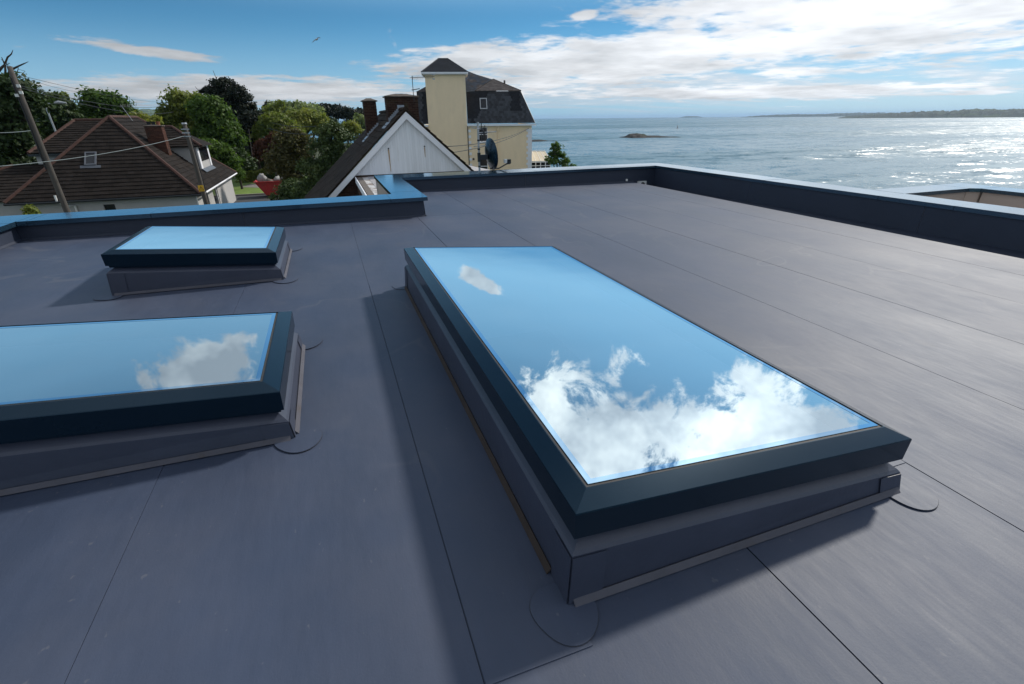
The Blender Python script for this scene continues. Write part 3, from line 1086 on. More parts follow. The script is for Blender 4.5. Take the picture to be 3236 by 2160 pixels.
while yy < 33.9:                                 # half-round ridge tiles
    b = MB()
    arc = [(AX + 0.14 * math.cos(a), yy, AZ + 0.07 + 0.13 * math.sin(a)) for a in np.linspace(0, math.pi, 9)]
    b.prism(arc, (0, 0.42, 0))
    b.build('ridge_tile', 'roof_tile_brown', wh)
    yy += 0.45


def chimney(parent, x0, x1, y0, y1, zb, zt, capz, overs, bricks='brick_dark', name='chimney'):
    b = MB()
    b.box((x0 + 0.015, y0 + 0.015, zb), (x1 - 0.015, y1 - 0.015, zt))
    ch = b.build(name, 'mortar', parent)
    b = MB()
    brickwork(b, x0, x1, zb, zt, y0, -0.05, 'x')
    brickwork(b, y0, y1, zb, zt, x0, -0.05, 'y')
    brickwork(b, y0, y1, zb, zt, x1 - 0.05, 0.05, 'y')
    brickwork(b, x0, x1, zb, zt, y1 - 0.05, 0.05, 'x')
    b.build('brick', bricks, ch, kind='stuff')
    b = MB()                                      # weathered mortar cap, sloping to a flat top
    cx, cy = (x0 + x1) / 2, (y0 + y1) / 2
    lv = []
    for (k, z, e) in ((1.0, zt + 0.001, overs), (1.0, zt + 0.045, overs), (0.62, zt + capz * 0.75, 0.0), (0.34, zt + capz, 0.0)):
        row = []
        for i in range(20):
            a = 2 * math.pi * (i + 0.5) / 20
            ux, uy = math.cos(a), math.sin(a)
            m_ = max(abs(ux), abs(uy))
            j = random.uniform(-0.012, 0.012)
            row.append((cx + ux / m_ * ((x1 - x0) / 2 * k + e) + j, cy + uy / m_ * ((y1 - y0) / 2 * k + e) + j, z + random.uniform(-0.008, 0.008)))
        lv.append(row)
    for p, r in zip(lv[:-1], lv[1:]):
        for i in range(20):
            b.poly([p[i], p[(i + 1) % 20], r[(i + 1) % 20], r[i]])
    b.poly(lv[0][::-1])
    b.poly(lv[-1])
    b.build('cap', 'cap_mortar', ch)
    return ch


c1_ = chimney(wh, 2.99, 4.45, 25.25, 26.0, 0.6, 2.13, 0.15, 0.07)
c2_ = chimney(wh, 2.22, 2.87, 28.9, 29.6, 0.3, 2.06, 0.16, 0.08)


def stepped(par, x0, x1, y, up):
    """lead soakers stepped up the slope against a chimney face; one sub-part"""
    b = MB()
    n = 6
    for k in range(n):
        xa, xb = x0 + (x1 - x0) * k / n, x0 + (x1 - x0) * (k + 1) / n
        zr = AZ - SL * abs((xa + xb) / 2 - AX)
        b.box((min(xa, xb), y - 0.02, zr - 0.1), (max(xa, xb), y - 0.008, zr + up))
    b.build('step_flashing', 'lead', par)


stepped(c1_, 2.99, AX - 0.15, 25.25, 0.30)
stepped(c1_, 4.45, AX + 0.15, 25.25, 0.30)
b = MB()
b.box((AX - 0.16, 25.228, 1.3), (AX + 0.16, 25.242, 1.80))
b.build('step_flashing', 'lead', c1_)
stepped(c2_, 2.22, 2.87, 28.9, 0.26)
for (c_, x, y0, y1) in ((c1_, 2.99, 24.9, 26.0), (c2_, 2.22, 28.6, 29.6)):
    b = MB()
    z = AZ - SL * (AX - x) + 0.12
    b.prism([(x - 0.28, y0, z - 0.25 * SL - 0.03), (x + 0.01, y0, z + 0.02), (x + 0.01, y1, z + 0.02), (x - 0.28, y1, z - 0.25 * SL - 0.03)], (0, 0, 0.02))
    b.build('apron_flashing', 'lead', c_)
# lower roof beside the gable's right foot
b = MB()
b.prism([(6.5, 24.4, -1.35), (9.6, 24.4, -2.05), (9.6, 28.0, -1.75), (6.5, 28.0, -1.05)], (0, 0, 0.06))
b.build('side_roof', 'felt_grey', wh)

# flat-roofed extension between the gable and the foreground roof
ex = thing('flat_roofed_extension', 'low extension with patched white and brown felt roof below the boarded gable', 'building', (1.9, 18, GZ))
b = MB()
b.box((1.10, 11.0, GZ), (3.3, 23.98, -1.30))
b.build('wall', 'brick_dark', ex)
b = MB()
b.box((1.14, 11.0, -1.298), (1.36, 23.98, -1.195))
b.build('brown_felt', 'felt_brown', ex)
b = MB()
b.box((1.362, 11.0, -1.298), (1.60, 23.98, -1.200))
b.build('white_felt', 'felt_white', ex)
b = MB()
b.box((1.602, 11.0, -1.298), (3.3, 23.98, -1.190))
b.build('grey_felt', 'felt_grey', ex)
b = MB()
b.box((1.05, 11.0, -1.42), (1.09, 23.97, -1.17))
b.build('fascia', 'white_paint', ex)

# yagi aerial strapped to the big chimney
ya = thing('television_aerial', 'long toothed television aerial on a mast above the wide brick chimney', 'aerial', (4.24, 25.1, 2.0))
b = MB()
b.tube([(4.24, 25.1, 1.95), (4.25, 25.1, 3.0)], 0.016, 8)
b.build('mast', 'black_steel', ya)
b = MB()
b.tube([(4.14, 25.1, 2.915), (5.30, 25.1, 2.985)], 0.012, 6)
bm_ = b.build('boom', 'black_steel', ya)
b = MB()
for k in range(17):
    x = 4.27 + k * 0.0575
    z = 2.915 + (x - 4.14) * 0.0603
    b.tube([(x, 25.1, z - 0.085), (x, 25.1, z + 0.085)], 0.006, 5)
b.build('director', 'black_steel', bm_)
b = MB()
for dz_ in (-0.09, 0.09):
    b.box((5.20, 25.08, 2.98 + dz_ - 0.03), (5.30, 25.1, 2.98 + dz_ + 0.03))
b.build('end_plate', 'galvanised', bm_)
b = MB()
b.tube([(4.18, 25.1, 2.42), (4.56, 25.1, 2.48)], 0.020, 6)
b.build('clamp_bar', 'black_steel', ya)

# ================================================================== cream house with stair tower
PH = R(14)
crm = thing('cream_house', 'cream rendered house with a square stair tower and dark slate mansard roof', 'house', (12.54, 46.33, 0), -PH, local=True)
# walls (local coordinates: x along the front, y back, z up)
b = MB()
wins = [(0.92, 1.81, -0.75, 0.49), (0.95, 1.75, -3.6, -2.2)]
for (a, c, d, e) in holed(0.0, 5.92, -9.5, 0.72, wins):
    b.box((a, 0.0, d), (c, 0.28, e))
b.box((-4.2, 0.5, -9.5), (-3.56, 9.0, 0.72))
b.box((0.0, 0.285, -9.5), (5.92, 9.0, -4.2))
b.box((5.70, 0.285, -4.19), (5.915, 9.0, 0.72))
b.build('wall', 'cream_render', crm)
b = MB()
b.box((-3.54, -0.02, -9.5), (-0.03, 3.2, 4.72))
b.build('tower', 'cream_render', crm)
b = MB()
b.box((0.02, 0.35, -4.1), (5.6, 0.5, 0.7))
b.build('room_shade_panel', 'black_print_and_shade', crm)  # black panel behind the windows, room shade painted as colour
# eaves of the tower: gutter, soffit
b = MB()
b.box((-3.80, -0.26, 4.72), (0.21, 3.4, 4.76))
b.build('soffit', 'white_paint', crm)
b = MB()
b.box((-3.83, -0.30, 4.762), (0.24, 3.44, 4.90))
b.build('tower_gutter', 'white_paint', crm)
T0 = [(-3.80, -0.28, 4.905), (0.21, -0.28, 4.905), (0.21, 3.42, 4.905), (-3.80, 3.42, 4.905)]
T1 = [(-2.31, 1.55, 6.07), (-1.48, 1.55, 6.07)]
b = MB()
b.poly([T0[0], T0[1], T1[1], T1[0]])
b.poly([T0[1], T0[2], T1[1]])
b.poly([T0[2], T0[3], T1[0], T1[1]])
b.poly([T0[3], T0[0], T1[0]])
tr_ = b.build('tower_roof', 'slate_dark', crm)
sv = Vector((0, 1.83, 1.165))
sl_ = sv.length
tiles(crm, 'roof_slate', (-3.80, -0.29, 4.912), (1, 0, 0), sv, [(0, 0), (4.01, 0), (2.32, sl_), (1.49, sl_)], 0.20, 0.27, 0.012, ['slate_blue_dark' if False else 'slate_dark'], joined=True)
for (p, r) in ((T0[0], T1[0]), (T0[1], T1[1])):
    b = MB()
    b.tube([p, r], 0.055, 6)
    b.build('hip', 'black_steel', crm)
b = MB()
b.tube([T1[0], T1[1]], 0.06, 6)
b.build('ridge', 'black_steel', crm)
# mansard: front slope, slates one by one, side slope
Mz0, Mz1, Md = 0.80, 3.43, 1.15
b = MB()
b.poly([(0.0, -0.05, Mz0), (6.22, -0.05, Mz0), (5.05, Md, Mz1), (0.0, Md, Mz1)])
b.poly([(6.22, -0.05, Mz0), (6.22, 9, Mz0), (5.05, 8.0, Mz1), (5.05, Md, Mz1)])
b.build('mansard', 'slate_dark', crm)
b = MB()
b.poly([(-4.45, -0.05, Mz0), (-3.545, -0.05, Mz0), (-3.545, Md, Mz1), (-4.45, Md, Mz1)])
b.build('mansard', 'slate_dark', crm)
mv = Vector((0, Md + 0.05, Mz1 - Mz0))
ml = mv.length


def damp(u, v):
    """weathered pale slates, with darker damp patches along the tower and near the right hip"""
    k = mnoise.noise(Vector((u * 0.9, v * 1.1, 3.3))) * 0.9
    left = 1.9 - 0.62 * max(0, v - 0.2) * 0.0 + 0.55 * (v / ml) + k
    if v < 0.35:
        return 1 if (0.25 < u < 0.65) else 0
    if u < 0.45 + 1.65 * (v / ml) + k * 0.5:
        return 1
    if v > 1.15 and (4.25 - (v / ml) * 0.35 + k * 0.3) < u < (5.2 - 0.35 * (v / ml) + k * 0.4):
        return 1
    return 0


tiles(crm, 'slate', (0.03, -0.055, Mz0), (1, 0, 0), mv, [(0, 0), (6.19, 0), (5.02, ml), (0, ml)], 0.225, 0.225, 0.010, ['slate_grey', 'slate_dark'], pick=damp,
      limit=300, holes=[(1.15, 1.88, 1.25, 2.30)])
tiles(crm, 'slate', (-4.45, -0.055, Mz0), (1, 0, 0), mv, [(0, 0), (0.90, 0), (0.90, ml), (0, ml)], 0.225, 0.225, 0.010, ['slate_grey', 'slate_dark'],
      pick=lambda u, v: 1 if u > 0.45 + 0.4 * mnoise.noise(Vector((v * 2, u, 1))) else 0)
# roof window in the mansard
fr = lambda u, v, h: tuple(Vector((0.03, -0.055, Mz0)) + Vector((u, 0, 0)) + mv.normalized() * v + Vector((0, -mv.z, mv.y)).normalized() * h)
b = MB()
for (u0, u1, v0, v1) in ((1.18, 1.26, 1.28, 2.28), (1.77, 1.85, 1.28, 2.28), (1.26, 1.77, 1.28, 1.36), (1.26, 1.77, 2.20, 2.28)):
    b.prism([fr(u0, v0, 0), fr(u1, v0, 0), fr(u1, v1, 0), fr(u0, v1, 0)], tuple(Vector((0, -mv.z, mv.y)).normalized() * 0.09))
rw = b.build('roof_window', 'galvanised', crm)
b = MB()
b.poly([fr(1.26, 1.36, 0.05), fr(1.77, 1.36, 0.05), fr(1.77, 2.2, 0.05), fr(1.26, 2.2, 0.05)])
b.build('pane', 'window_glass', rw)
# lead roll on top of the mansard, and the upper hipped roofs with lichened slates
b = MB()
b.tube([(-4.45, Md, Mz1), (5.05, Md, Mz1)], 0.04, 6)
b.tube([(5.05, Md, Mz1), (6.22, -0.05, Mz0)], 0.035, 6)
b.build('hip', 'black_steel', crm)
U0 = [(0.86, Md + 0.05, 3.50), (5.07, Md + 0.05, 3.50), (5.07, 7.5, 3.50)]
UA = (2.68, 3.15, 4.56)
UB = (2.68, 6.0, 4.56)
b = MB()
b.poly([U0[0], U0[1], UA])
b.poly([U0[1], U0[2], UB, UA])
b.poly([U0[0], UA, UB, (0.86, 7.5, 3.5)])
b.build('upper_roof', 'slate_lichen', crm)
uv = Vector(UA) - Vector((2.68, Md + 0.05, 3.50))
tiles(crm, 'roof_slate', (0.86, Md + 0.04, 3.505), (1, 0, 0), uv, [(0, 0), (4.21, 0), (1.82, uv.length)], 0.17, 0.25, 0.012, ['slate_lichen'], joined=True)
for r_ in (U0[0], U0[1]):
    b = MB()
    b.tube([r_, UA], 0.05, 6)
    b.build('hip', 'roof_tile_brown', crm)
b = MB()
b.box((3.70, 3.6, 4.0), (3.86, 3.76, 4.50))
b.build('vent_pipe', 'felt_brown', crm)
b = MB()                                          # main roof rising behind the tower
V0, V1, V2, V3 = (0.0, 2.2, 3.52), (2.9, 2.6, 3.52), (2.60, 5.2, 4.56), (-1.2, 5.2, 5.75)
b.poly([V0, V1, V2, (0.42, 5.2, 5.30), V3])
b.build('main_roof', 'slate_blue', crm)
wv = Vector((0, 3.0, 2.0))
tiles(crm, 'roof_slate', (0.0, 2.2, 3.53), (1, 0, 0), wv, [(0, 0), (2.9, 0), (2.6, 1.9), (0.3, 3.2), (0, 3.2)], 0.17, 0.25, 0.012, ['slate_blue', 'slate_lichen'], joined=True,
      pick=lambda u, v: 1 if mnoise.noise(Vector((u * 2, v * 2, 8))) > 0.18 else 0)
b = MB()
b.tube([(0.25, 5.15, 5.36), V2], 0.06, 6)
b.build('hip', 'black_steel', crm)
b = MB()
b.prism([(-4.5, Md, 3.45), (-3.6, Md, 3.45), (-3.6, Md + 1.2, 3.95)], (0, 0.4, 0))
b.build('upper_roof', 'slate_lichen', crm)
# gutter, downpipe with hopper, quoins, windows
b = MB()
b.box((-0.01, -0.26, 0.58), (6.30, -0.06, 0.72))
b.build('gutter', 'white_paint', crm)
b = MB()
b.box((-4.5, -0.26, 0.58), (-3.56, -0.06, 0.72))
b.build('gutter', 'white_paint', crm)
b = MB()
b.tube([(2.78, -0.14, 0.58), (2.78, -0.14, 0.30), (2.78, -0.07, 0.2), (2.78, -0.07, -9.0)], 0.045, 8)
b.prism([(2.66, -0.2, 0.33), (2.90, -0.2, 0.33), (2.84, -0.2, 0.18), (2.72, -0.2, 0.18)], (0, 0.17, 0))
b.build('downpipe', 'cream_render', crm)
b = MB()
b.tube([(-0.015, -0.05, 0.6), (-0.015, -0.05, -9.0)], 0.035, 8)
b.build('downpipe', 'black_steel', crm)
z = 0.30
k = 0
while z > -9:
    w = 0.50 if k % 2 == 0 else 0.36
    b = MB()
    b.box((5.925 - w, -0.035, z - 0.235), (5.95, -0.002, z))
    b.build('quoin', 'white_paint', crm)
    if k % 2 == 0:
        b = MB()
        b.box((0.03, -0.035, z - 0.235), (0.27, -0.002, z))
        b.build('quoin', 'white_paint', crm)
    z -= 0.245
    k += 1
for (a, c, d, e) in wins:
    b = MB()
    for (p, q, r_, s_) in ((a, a + 0.06, d, e), (c - 0.06, c, d, e), (a + 0.06, c - 0.06, d, d + 0.06), (a + 0.06, c - 0.06, e - 0.06, e), (a + 0.06, c - 0.06, (d + e) / 2 - 0.03, (d + e) / 2 + 0.03)):
        b.box((p, 0.06, r_), (q, 0.13, s_))
    w_ = b.build('window', 'white_paint', crm)
    b = MB()
    b.box((a - 0.06, -0.07, d - 0.12), (c + 0.08, 0.05, d - 0.002))
    b.build('sill', 'white_paint', w_)
    b = MB()
    b.box((a + 0.062, 0.09, d + 0.062), (c - 0.062, 0.10, e - 0.062))
    b.build('pane', 'window_glass', w_)
b = MB()
b.tube([(0.41, -0.08, -2.24), (0.41, 0.0, -2.24)], 0.10, 10)
b.build('flue_vent', 'cap_mortar', crm)

# conservatory leaning on the right-hand side of that house
cs_ = thing('conservatory', 'white glazed conservatory with polycarbonate roof beside the cream house', 'conservatory', (12.54, 46.33, 0), -PH, local=True)
b = MB()
b.prism([(5.98, 0.9, -2.62), (7.98, 0.9, -2.66), (7.72, 3.0, -1.88), (5.98, 3.0, -1.86)], (0, 0, 0.04))
rf_ = b.build('roof', 'poly_roof', cs_)
for k in range(5):
    t_ = k / 4
    b = MB()
    b.tube([(5.98 + 2.0 * t_, 0.88, -2.60), (5.98 + 1.74 * t_, 3.0, -1.83)], 0.028, 6)
    b.build('glazing_bar', 'white_paint', rf_)
b = MB()
for k in range(14):
    b.box((5.98 + k * 0.128, 2.98, -1.84), (6.03 + k * 0.128, 3.02, -1.72))
b.build('ridge_cresting', 'white_paint', rf_)
b = MB()
b.box((5.96, 0.92, -5.0), (7.94, 1.0, -3.9))
b.box((7.86, 1.002, -5.0), (7.94, 3.4, -3.9))
b.build('base_wall', 'white_paint', cs_)
for k in range(5):
    x = 5.97 + k * 0.48
    b = MB()
    b.box((x, 0.92, -3.9), (x + 0.07, 1.0, -2.66))
    b.build('post', 'white_paint', cs_)
for z_ in (-3.05, -2.72):
    b = MB()
    b.box((5.97, 0.905, z_), (7.96, 0.915, z_ + 0.06))
    b.build('rail', 'white_paint', cs_)
b = MB()
b.box((6.0, 0.96, -3.88), (7.9, 0.97, -2.68))
b.build('pane', 'window_glass', cs_)

# ================================================================== bungalow on the left
bg_ = thing('bungalow', 'grey rendered bungalow with hipped dark tiled roof and red ridge tiles at left', 'house', (-14.15, 45, GZ))
EZ = -3.42                                       # eaves
EL, ER, EF, EB = -19.58, -8.72, 40.0, 56.0
RX, RY0, RY1, RZ = -14.15, 45.0, 50.8, 1.50
A_, B_ = Vector((EL, EF, EZ)), Vector((ER, EF, EZ))
P0, P1 = Vector((RX, RY0, RZ)), Vector((RX, RY1, RZ))
Bb, Ab = Vector((ER, EB, EZ)), Vector((EL, EB, EZ))
b = MB()
b.poly([A_, B_, P0])
b.poly([B_, Bb, P1, P0])
b.poly([Bb, Ab, P1])
b.poly([Ab, A_, P0, P1])
b.poly([A_, Ab, Bb, B_])
b.build('roof_carcass', 'roof_tile_dark', bg_)
uF = (B_ - A_).normalized()
vF = (P0 - (A_ + B_) / 2)
vF.x = 0
courses(bg_, 'tile_course', A_ + Vector((0, -0.02, 0.01)), uF, vF, [(0, 0), ((B_ - A_).length, 0), (RX - EL, vF.length)], 0.315, 0.035, 'roof_tile_dark')
uR = Vector((0, 1, 0))
vR = Vector((RX - ER, 0, RZ - EZ))
tiles(bg_, 'roof_tile', B_ + Vector((0.01, 0, 0.01)), uR, vR, [(0, 0), (16, 0), (RY1 - EF, vR.length), (RY0 - EF, vR.length)], 0.36, 0.62, 0.035, ['roof_tile_dark'], limit=290)
vL = Vector((RX - EL, 0, RZ - EZ))
courses(bg_, 'tile_course', A_ + Vector((-0.01, 16, 0.01)), Vector((0, -1, 0)), vL, [(0, 0), (16, 0), (11, vL.length), (5.2, vL.length)], 0.40, 0.035, 'roof_tile_dark', 0.7)


def ridge_run(par, p, q, r=0.13, seg=0.42):
    p, q = Vector(p), Vector(q)
    n = max(1, int((q - p).length / seg))
    for k in range(n):
        a, c = p + (q - p) * (k / n), p + (q - p) * ((k + 0.985) / n)
        b = MB()
        b.tube([a + Vector((0, 0, 0.04)), c + Vector((0, 0, 0.05))], [r, r * 0.93], 7)
        b.build('ridge_tile', 'ridge_red', par)


ridge_run(bg_, A_, P0)
ridge_run(bg_, B_, P0)
ridge_run(bg_, P0, P1)
ridge_run(bg_, Bb, P1)
# walls
b = MB()
for (a, c, d, e) in holed(EL + 0.5, ER - 0.45, GZ, EZ - 0.02, [(-14.69, -14.05, -4.6, -3.83)]):
    b.box((a, EF + 0.40, d), (c, EF + 0.65, e))
for (a, c, d, e) in holed(EF + 0.66, EB - 0.5, GZ, EZ - 0.02, [(42.2, 44.2, -5.95, -3.75), (46.0, 48.0, -5.2, -3.75)]):
    b.box((ER - 0.70, a, d), (ER - 0.45, c, e))
b.box((EL + 0.5, EF + 0.66, GZ), (EL + 0.75, EB - 0.5, EZ - 0.02))
b.build('wall', 'grey_render', bg_)
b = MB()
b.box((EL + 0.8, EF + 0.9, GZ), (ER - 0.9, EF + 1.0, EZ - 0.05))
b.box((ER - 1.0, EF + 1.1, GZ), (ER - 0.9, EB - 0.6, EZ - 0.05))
b.build('room_shade_panel', 'black_print_and_shade', bg_)  # black sheets standing in for the shade inside the rooms
b = MB()
b.tube([(EL - 0.05, EF - 0.06, EZ - 0.05), (ER + 0.08, EF - 0.06, EZ - 0.05)], 0.075, 8)
b.build('gutter', 'black_steel', bg_)
b = MB()
b.tube([(ER + 0.07, EF - 0.06, EZ - 0.05), (ER + 0.07, EB, EZ - 0.05)], 0.06, 8)
b.build('gutter', 'white_paint', bg_)
b = MB()
b.box((-14.67, EF + 0.46, -4.58), (-14.07, EF + 0.49, -3.85))
w_ = b.build('window', 'window_glass', bg_)
for (y0, y1, z0) in ((42.2, 44.2, -5.95), (46.0, 48.0, -5.2)):
    b = MB()
    b.box((ER - 0.60, y0, z0), (ER - 0.52, y0 + 0.12, -3.75))
    b.box((ER - 0.60, y1 - 0.12, z0), (ER - 0.52, y1, -3.75))
    b.box((ER - 0.60, y0 + 0.12, -3.87), (ER - 0.52, y1 - 0.12, -3.75))
    w_ = b.build('window', 'white_paint', bg_)
    b = MB()
    b.box((ER - 0.58, y0 + 0.12, z0), (ER - 0.56, y1 - 0.12, -3.87))
    b.build('pane', 'window_glass', w_)
b = MB()
b.tube([(-16.9, EF - 0.02, -3.05), (-16.9, EF - 0.05, -3.45), (-16.6, EF + 0.2, -3.75), (-16.2, EF + 0.32, -3.8), (-16.2, EF + 0.32, -6)], 0.07, 8)
b.build('soil_pipe', 'white_plastic', bg_)
b = MB()
b.tube([(ER - 0.38, EF + 0.30, -3.5), (ER - 0.38, EF + 0.30, -6)], 0.05, 8)
b.build('downpipe', 'white_plastic', bg_)
# roof window in the front hip
vf = vF.normalized()
nf = uF.cross(vf)
fq = lambda u, v, h: tuple(A_ + uF * u + vf * v + nf * h)
b = MB()
u0, u1, v0, v1 = 4.12, 4.78, 2.75, 3.85
for (p, q, r_, s_) in ((u0, u0 + 0.08, v0, v1), (u1 - 0.08, u1, v0, v1), (u0 + 0.08, u1 - 0.08, v0, v0 + 0.08), (u0 + 0.08, u1 - 0.08, v1 - 0.08, v1)):
    b.prism([fq(p, r_, 0), fq(q, r_, 0), fq(q, s_, 0), fq(p, s_, 0)], tuple(nf * 0.16))
rw = b.build('roof_window', 'grey_frame', bg_)
b = MB()
b.poly([fq(u0 + 0.08, v0 + 0.08, 0.12), fq(u1 - 0.08, v0 + 0.08, 0.12), fq(u1 - 0.08, v1 - 0.08, 0.12), fq(u0 + 0.08, v1 - 0.08, 0.12)])
b.build('pane', 'window_glass', rw)
b = MB()
b.prism([fq(u0 - 0.25, v0 - 0.22, 0.08), fq(u1 + 0.25, v0 - 0.22, 0.08), fq(u1 + 0.25, v0 - 0.02, 0.10), fq(u0 - 0.25, v0 - 0.02, 0.10)], tuple(nf * 0.01))
b.build('apron_flashing', 'grey_frame', rw)
# left dormer with its own hipped roof
DLz = -0.72
d0, d1 = Vector((-19.1, 44.0, DLz)), Vector((-16.3, 44.0, DLz))
r0, r1 = Vector((-17.30, 48.0, 1.30)), Vector((-14.4, 48.0, 1.30))
b = MB()
b.poly([d0, d1, Vector((-14.6, 46.0, 0.6)), r1, r0])
b.poly([Vector((-19.1, 52, DLz)), d0, r0])
b.poly([Vector((-19.1, 52, DLz)), r0, r1, Vector((-14.4, 52, DLz))])
dl = b.build('dormer', 'roof_tile_dark', bg_)
vD = Vector((0, 4.0, 2.02))
tmp = OFF[dl.name]
courses(bg_, 'tile_course', d0 + Vector((0, -0.02, 0.015)), Vector((1, 0, 0)), vD, [(0, 0), (3.2, 0), (4.5, vD.length), (1.8, vD.length)], 0.315, 0.035, 'roof_tile_dark')
lw = Vector((0, 3.3, 1.95))
b = MB()
b.poly([(-25.5, 41.0, EZ), (-16.0, 41.0, EZ), (-16.0, 44.3, EZ + 1.95), (-20.3, 44.3, EZ + 1.95)])
b.build('wing_roof', 'roof_tile_dark', bg_)
courses(bg_, 'tile_course', Vector((-25.5, 40.98, EZ + 0.01)), Vector((1, 0, 0)), lw, [(0, 0), (9.5, 0), (9.5, lw.length), (5.2, lw.length)], 0.315, 0.035, 'roof_tile_dark')
ridge_run(bg_, (-25.5, 41.0, EZ), (-20.3, 44.3, EZ + 1.95))
b = MB()
b.box((-25.0, 41.4, GZ), (-19.2, 41.6, EZ - 0.02))
b.build('wing_wall', 'grey_render', bg_)
ridge_run(dl, d0, r0)
ridge_run(dl, r0, r1)
b = MB()
b.box((-18.9, 44.25, -3.2), (-14.5, 51.8, DLz - 0.02))
b.build('dormer_wall', 'grey_render', dl)
b = MB()
b.box((-19.15, 43.93, DLz - 0.16), (-16.2, 44.02, DLz - 0.01))
b.build('fascia', 'black_steel', dl)
# right dormer
DRz = -0.62
e0, e1, e2 = Vector((-12.5, 46.9, DRz)), Vector((-9.30, 46.9, DRz)), Vector((-9.30, 51.7, DRz))
s0, s1 = Vector((-14.1, 49.3, 0.78)), Vector((-11.5, 49.3, 0.78))
b = MB()
b.poly([Vector((-14.1, 46.9, DRz)), e1, s1, s0])
b.poly([e1, e2, s1])
b.poly([e2, Vector((-14.1, 51.7, DRz)), s0, s1])
dr = b.build('dormer', 'roof_tile_dark', bg_)
vQ = Vector((0, 2.4, 1.40))
courses(bg_, 'tile_course', Vector((-14.1, 46.88, DRz + 0.015)), Vector((1, 0, 0)), vQ, [(0, 0), (4.8, 0), (2.6, vQ.length), (0, vQ.length)], 0.315, 0.035, 'roof_tile_dark')
ridge_run(dr, s0, s1)
ridge_run(dr, e1, s1)
b = MB()
b.box((-14.2, 47.2, -3.0), (-9.75, 51.4, DRz - 0.02))
b.build('dormer_wall', 'grey_render', dr)
b = MB()
b.box((-9.745, 47.7, -1.75), (-9.70, 50.9, -0.75))
b.build('window', 'window_glass', dr)
for (y0, y1) in ((47.16, 47.68), (50.92, 51.4)):
    b = MB()
    b.box((-9.76, y0, -2.3), (-9.69, y1, DRz - 0.03))
    b.build('corner_board', 'white_paint', dr)
b = MB()
b.prism([(-9.7, 47.2, -2.35), (-9.45, 47.2, -2.58), (-9.45, 51.3, -2.58), (-9.7, 51.3, -2.35)], (0, 0, 0.05))
b.build('apron_flashing', 'grey_frame', dr)
# chimney with pots
ch = chimney(bg_, -12.23, -11.17, 45.0, 45.8, -1.9, 0.90, 0.10, 0.07, 'brick')
for (x, y) in ((-11.98, 45.4), (-11.70, 45.42), (-11.40, 45.4)):
    b = MB()
    b.tube([(x, y, 0.92), (x, y, 1.06), (x, y, 1.22)], [0.14, 0.12, 0.15], 12)
    b.build('chimney_pot', 'terracotta' if x > -11.5 else 'black_steel', ch)
ae = thing('television_aerial', 'small rooftop television aerial beside the bungalow chimney', 'aerial', (-13.5, 48.8, 0.2))
b = MB()
b.tube([(-13.3, 48.55, 0.0), (-14.25, 48.55, 2.35)], 0.022, 6)
b.build('mast', 'galvanised', ae)
b = MB()
b.tube([(-14.4, 48.55, 2.32), (-13.2, 48.55, 2.40)], 0.015, 6)
bm_ = b.build('boom', 'black_steel', ae)
b = MB()
for k in range(8):
    b.tube([(-14.3 + k * 0.15, 48.4, 2.24 + k * 0.01), (-14.3 + k * 0.15, 48.7, 2.46 + k * 0.01)], 0.008, 5)
b.build('director', 'black_steel', bm_)

# ================================================================== poles, lamp and wires
def pole(label, x, y, z0, z1, r0, r1, lean=(0, 0)):
    t = thing('utility_pole', label, 'pole', (x, y, z0), group='wooden utility poles')
    b = MB()
    b.tube([(x + lean[0] * k / 6, y + lean[1] * k / 6, z0 + (z1 - z0) * k / 6) for k in range(7)], [r0 + (r1 - r0) * k / 6 for k in range(7)], 14)
    b.build('shaft', 'wood_pole', t, smooth=True)
    return t


pl = pole('tall wooden utility pole standing in front of the bungalow roof at far left', -12.45, 30.0, GZ, 3.44, 0.150, 0.095)
for (z, s) in ((2.62, 1), (2.36, 1), (2.25, -1)):
    b = MB()
    b.box((-12.45 + s * 0.03, 29.86, z), (-12.45 + s * 0.16, 29.91, z + 0.12))
    b.build('insulator', 'white_plastic', pl)
b = MB()
b.tube([(-12.53, 29.92, 3.0), (-12.53, 29.89, 1.0), (-12.56, 29.88, -0.8)], 0.03, 6)
b.build('cable_run', 'cable', pl)
pl2 = pole('shorter wooden utility pole with yellow warning plate at the bungalow corner', -7.70, 36.0, GZ, 1.05, 0.155, 0.105)
b = MB()
b.tube([(-7.70, 36, 1.05), (-7.70, 36, 1.14)], [0.15, 0.13], 12)
b.build('metal_cap', 'galvanised', pl2)
b = MB()
b.box((-7.86, 35.80, -2.78), (-7.55, 35.815, -2.42))
sg = b.build('warning_plate', 'warning_yellow', pl2)
b = MB()                                        # black triangle outline and bolt on the plate
yy = 35.797
for (p, q) in (((-7.82, -2.70), (-7.59, -2.70)), ((-7.59, -2.70), (-7.705, -2.48)), ((-7.705, -2.48), (-7.82, -2.70))):
    b.tube([(p[0], yy, p[1]), (q[0], yy, q[1])], 0.011, 4)
b.prism([(-7.715, yy, -2.55), (-7.69, yy, -2.55), (-7.705, yy, -2.60), (-7.685, yy, -2.60), (-7.715, yy, -2.67), (-7.705, yy, -2.615), (-7.725, yy, -2.615)], (0, 0.002, 0))
b.build('warning_symbol', 'black_print_and_shade', sg)
b = MB()
for k, z in enumerate((0.75, 0.55, 0.35)):
    b.box((-7.92, 35.82, z), (-7.50, 35.86, z + 0.06))
b.build('bracket', 'galvanised', pl2)
b = MB()
b.tube([(-7.52, 35.85, 0.7), (-7.50, 35.83, -1.5), (-7.49, 35.82, -6)], 0.025, 6)
b.build('cable_run', 'cable', pl2)
sl_t = thing('street_lamp', 'grey street lamp rising behind the bungalow roof, its head hung over the tree', 'street lamp', (-22.55, 58, GZ))
b = MB()
